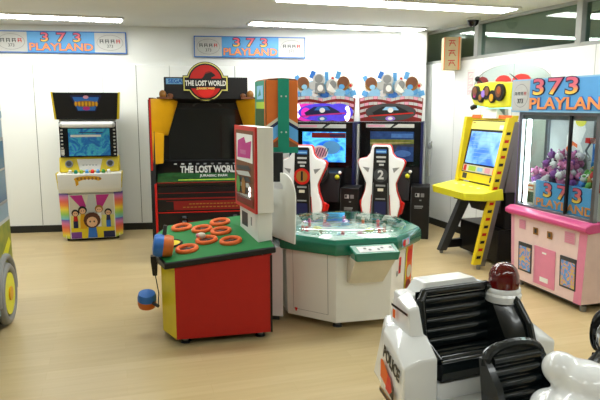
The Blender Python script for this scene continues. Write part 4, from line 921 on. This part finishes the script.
# ------------------------------------------------------------------ truck ride at the far left
t = thing('truck_ride', 'blue grey truck ride with green camouflage side and yellow wheel hub, cut by left edge', 'kiddie ride', (-2.045, 4.15, 0), 104)
m = MB()
m.prism([(-1.3, .12), (.27, .12), (.285, .60), (.26, 1.44), (.22, 1.50), (-.75, 1.50), (-.9, 1.1), (-1.3, 1.0)], .06, .85, 'truck_blue', 'y')
A = Art(m, (0, .06, 0)); A.rect(-1.3, .40, .28, .72, 'camo'); A.rect(-1.3, .72, .28, .745, 'pale_grey'); A.poly([(-.1, .45), (.1, .46), (.25, .55), (.2, .6), (0, .52)], 'lemon'); A.rect(-1.28, .13, .262, .39, 'truck_blue')
m.build('body', t, .015)
for x0, x1 in ((-.62, -.25), (-.2, .2)):
    m = MB(); m.box(x0, x1, .045, .07, .86, 1.33, 'grey'); A = Art(m, (0, .045, 0)); A.rect(x0 + .025, .885, x1 - .025, 1.305, 'truck_window'); A.rect(x0 + .025, 1.10, x1 - .025, 1.115, 'grey'); m.build('side_window', t, .004)
m = MB(); m.box(-.8, .24, .05, .9, 1.46, 1.52, 'truck_blue'); m.build('roof_edge', t, .01)
for x in (0, -1.0):
    rot = Matrix.Rotation(R(90), 4, 'X')
    m = MB(); m.cyl((x, .055, .225), (x, .15, .225), .215, 'dark_grey', seg=32); m.torus((x, .055, .225), .19, .033, 'grey', rot); w_ = m.build('wheel', t)
    m = MB(); m.cyl((x, .03, .225), (x, .08, .225), .15, 'lemon', seg=28); m.cyl((x, .02, .225), (x, .06, .225), .05, 'gold_yellow', seg=16); m.build('hub', w_)
    m = MB(); m.torus((x, .06, .235), .255, .025, 'grey', rot, a0=-.15, a1=math.pi + .15, squash=1.2); m.build('fender', t)

# ------------------------------------------------------------------ small things on the right wall
def rw(x, y, z):
    a = R(RW); return (fr[0] + x*math.cos(a) - y*math.sin(a), fr[1] + x*math.sin(a) + y*math.cos(a), z)
m = MB(); m.box(-.10, .10, -.045, .14, -.19, .19, 'beige_box'); A = Art(m, (0, -.045, 0))
A.rect(-.10, -.19, -.09, .19, 'orange'); A.rect(.065, -.19, .08, .19, 'orange')
for k in range(3):
    z = .12 - k*.115; A.k = 2
    A.rect(-.05, z + .025, .03, z + .035, 'red'); A.rect(-.04, z - .005, .02, z + .004, 'red'); A.poly([(-.045, z - .035), (-.035, z - .035), (-.008, z + .03), (-.016, z + .03)], 'red'); A.poly([(.03, z - .035), (.04, z - .035), (.005, z + .02), (-.002, z + .02)], 'red')
o = m.build('box_sign', loc=rw(.66, -.11, 2.165), rot=(0, 0, R(-4)), bevel=.004, smooth=False); tag(o, 'beige box sign with red characters at the top edge of the right partition', 'sign')
m = MB(); m.box(.84, .99, -.004, 0, 1.67, 1.97, 'white'); A = Art(m, (0, -.004, 0))
for k in range(4): A.rect(.86, 1.93 - k*.07, .96, 1.937 - k*.07, 'rose'); A.poly([(.87, 1.88 - k*.065), (.88, 1.88 - k*.065), (.95, 1.92 - k*.065), (.94, 1.92 - k*.065)], 'rose'); A.k -= 2
A.rect(.86, 1.68, .866, 1.94, 'rose'); A.rect(.95, 1.72, .955, 1.9, 'rose')
o = m.build('paper_notice', loc=fr, rot=(0, 0, R(RW)), smooth=False); tag(o, 'white paper notice with faint pink lines on the right partition', 'notice')
t = thing('security_camera', 'small black dome security camera on the ceiling near the glass', 'camera', (1.894, 6.79, 2.5))
m = MB(); m.cyl((0, 0, -.025), (0, 0, 0), .075, 'pale_grey'); m.build('base', t)
m = MB(); m.ball((0, 0, -.025), (.065, .065, .07), 'black_gloss', 20); m.build('dome', t)
t = thing('hook_pole', 'thin pale pole hanging on the wall right of the second racing cabinet', 'pole', rw(.10, -.03, 0), RW)
m = MB(); m.cyl((0, 0, .64), (0, 0, 1.0), .014, 'pale_grey', seg=10); m.build('shaft', t)
m = MB(); m.ball((0, 0, 1.03), (.028, .025, .05), 'grey', 10); m.cyl((0, 0, 1.05), (0, .03, 1.09), .01, 'grey', seg=8); m.build('grip', t)
# shelving in the next room, seen through the glass
for k, (x, y, wd) in enumerate(((4.4, 9.2, 1.2), (6.0, 9.6, 1.0))):
    t = thing('display_shelf', ('dark tall display shelf in the next room, left one behind the glass', 'dark tall display shelf in the next room, right one behind the glass')[k], 'shelf', (x, y, 0), 17)
    m = MB(); m.box(-wd/2, wd/2, .38, .4, 0, 2.2, 'dark_grey'); m.box(-wd/2, -wd/2 + .03, 0, .4, 0, 2.2, 'dark_grey'); m.box(wd/2 - .03, wd/2, 0, .4, 0, 2.2, 'dark_grey'); m.build('frame', t)
    for z in (.1, .6, 1.1, 1.6, 2.1):
        m = MB(); m.box(-wd/2 + .03, wd/2 - .03, 0, .38, z, z + .03, 'grey'); m.build('shelf_board', t)

# ------------------------------------------------------------------ camera
cam = bpy.data.cameras.new('camera'); cam.sensor_width = 36; cam.lens = 36.0; cam.clip_end = 60
co = bpy.data.objects.new('camera', cam); col.objects.link(co); co.location = (0, 0, 1.55)
co.rotation_euler = (R(90) - math.atan(94/600), 0, 0); sc.camera = co
sc.view_settings.view_transform = 'Standard'; sc.view_settings.exposure = 0.0
sc.cycles.max_bounces = 10; sc.cycles.transmission_bounces = 10; sc.cycles.transparent_max_bounces = 12
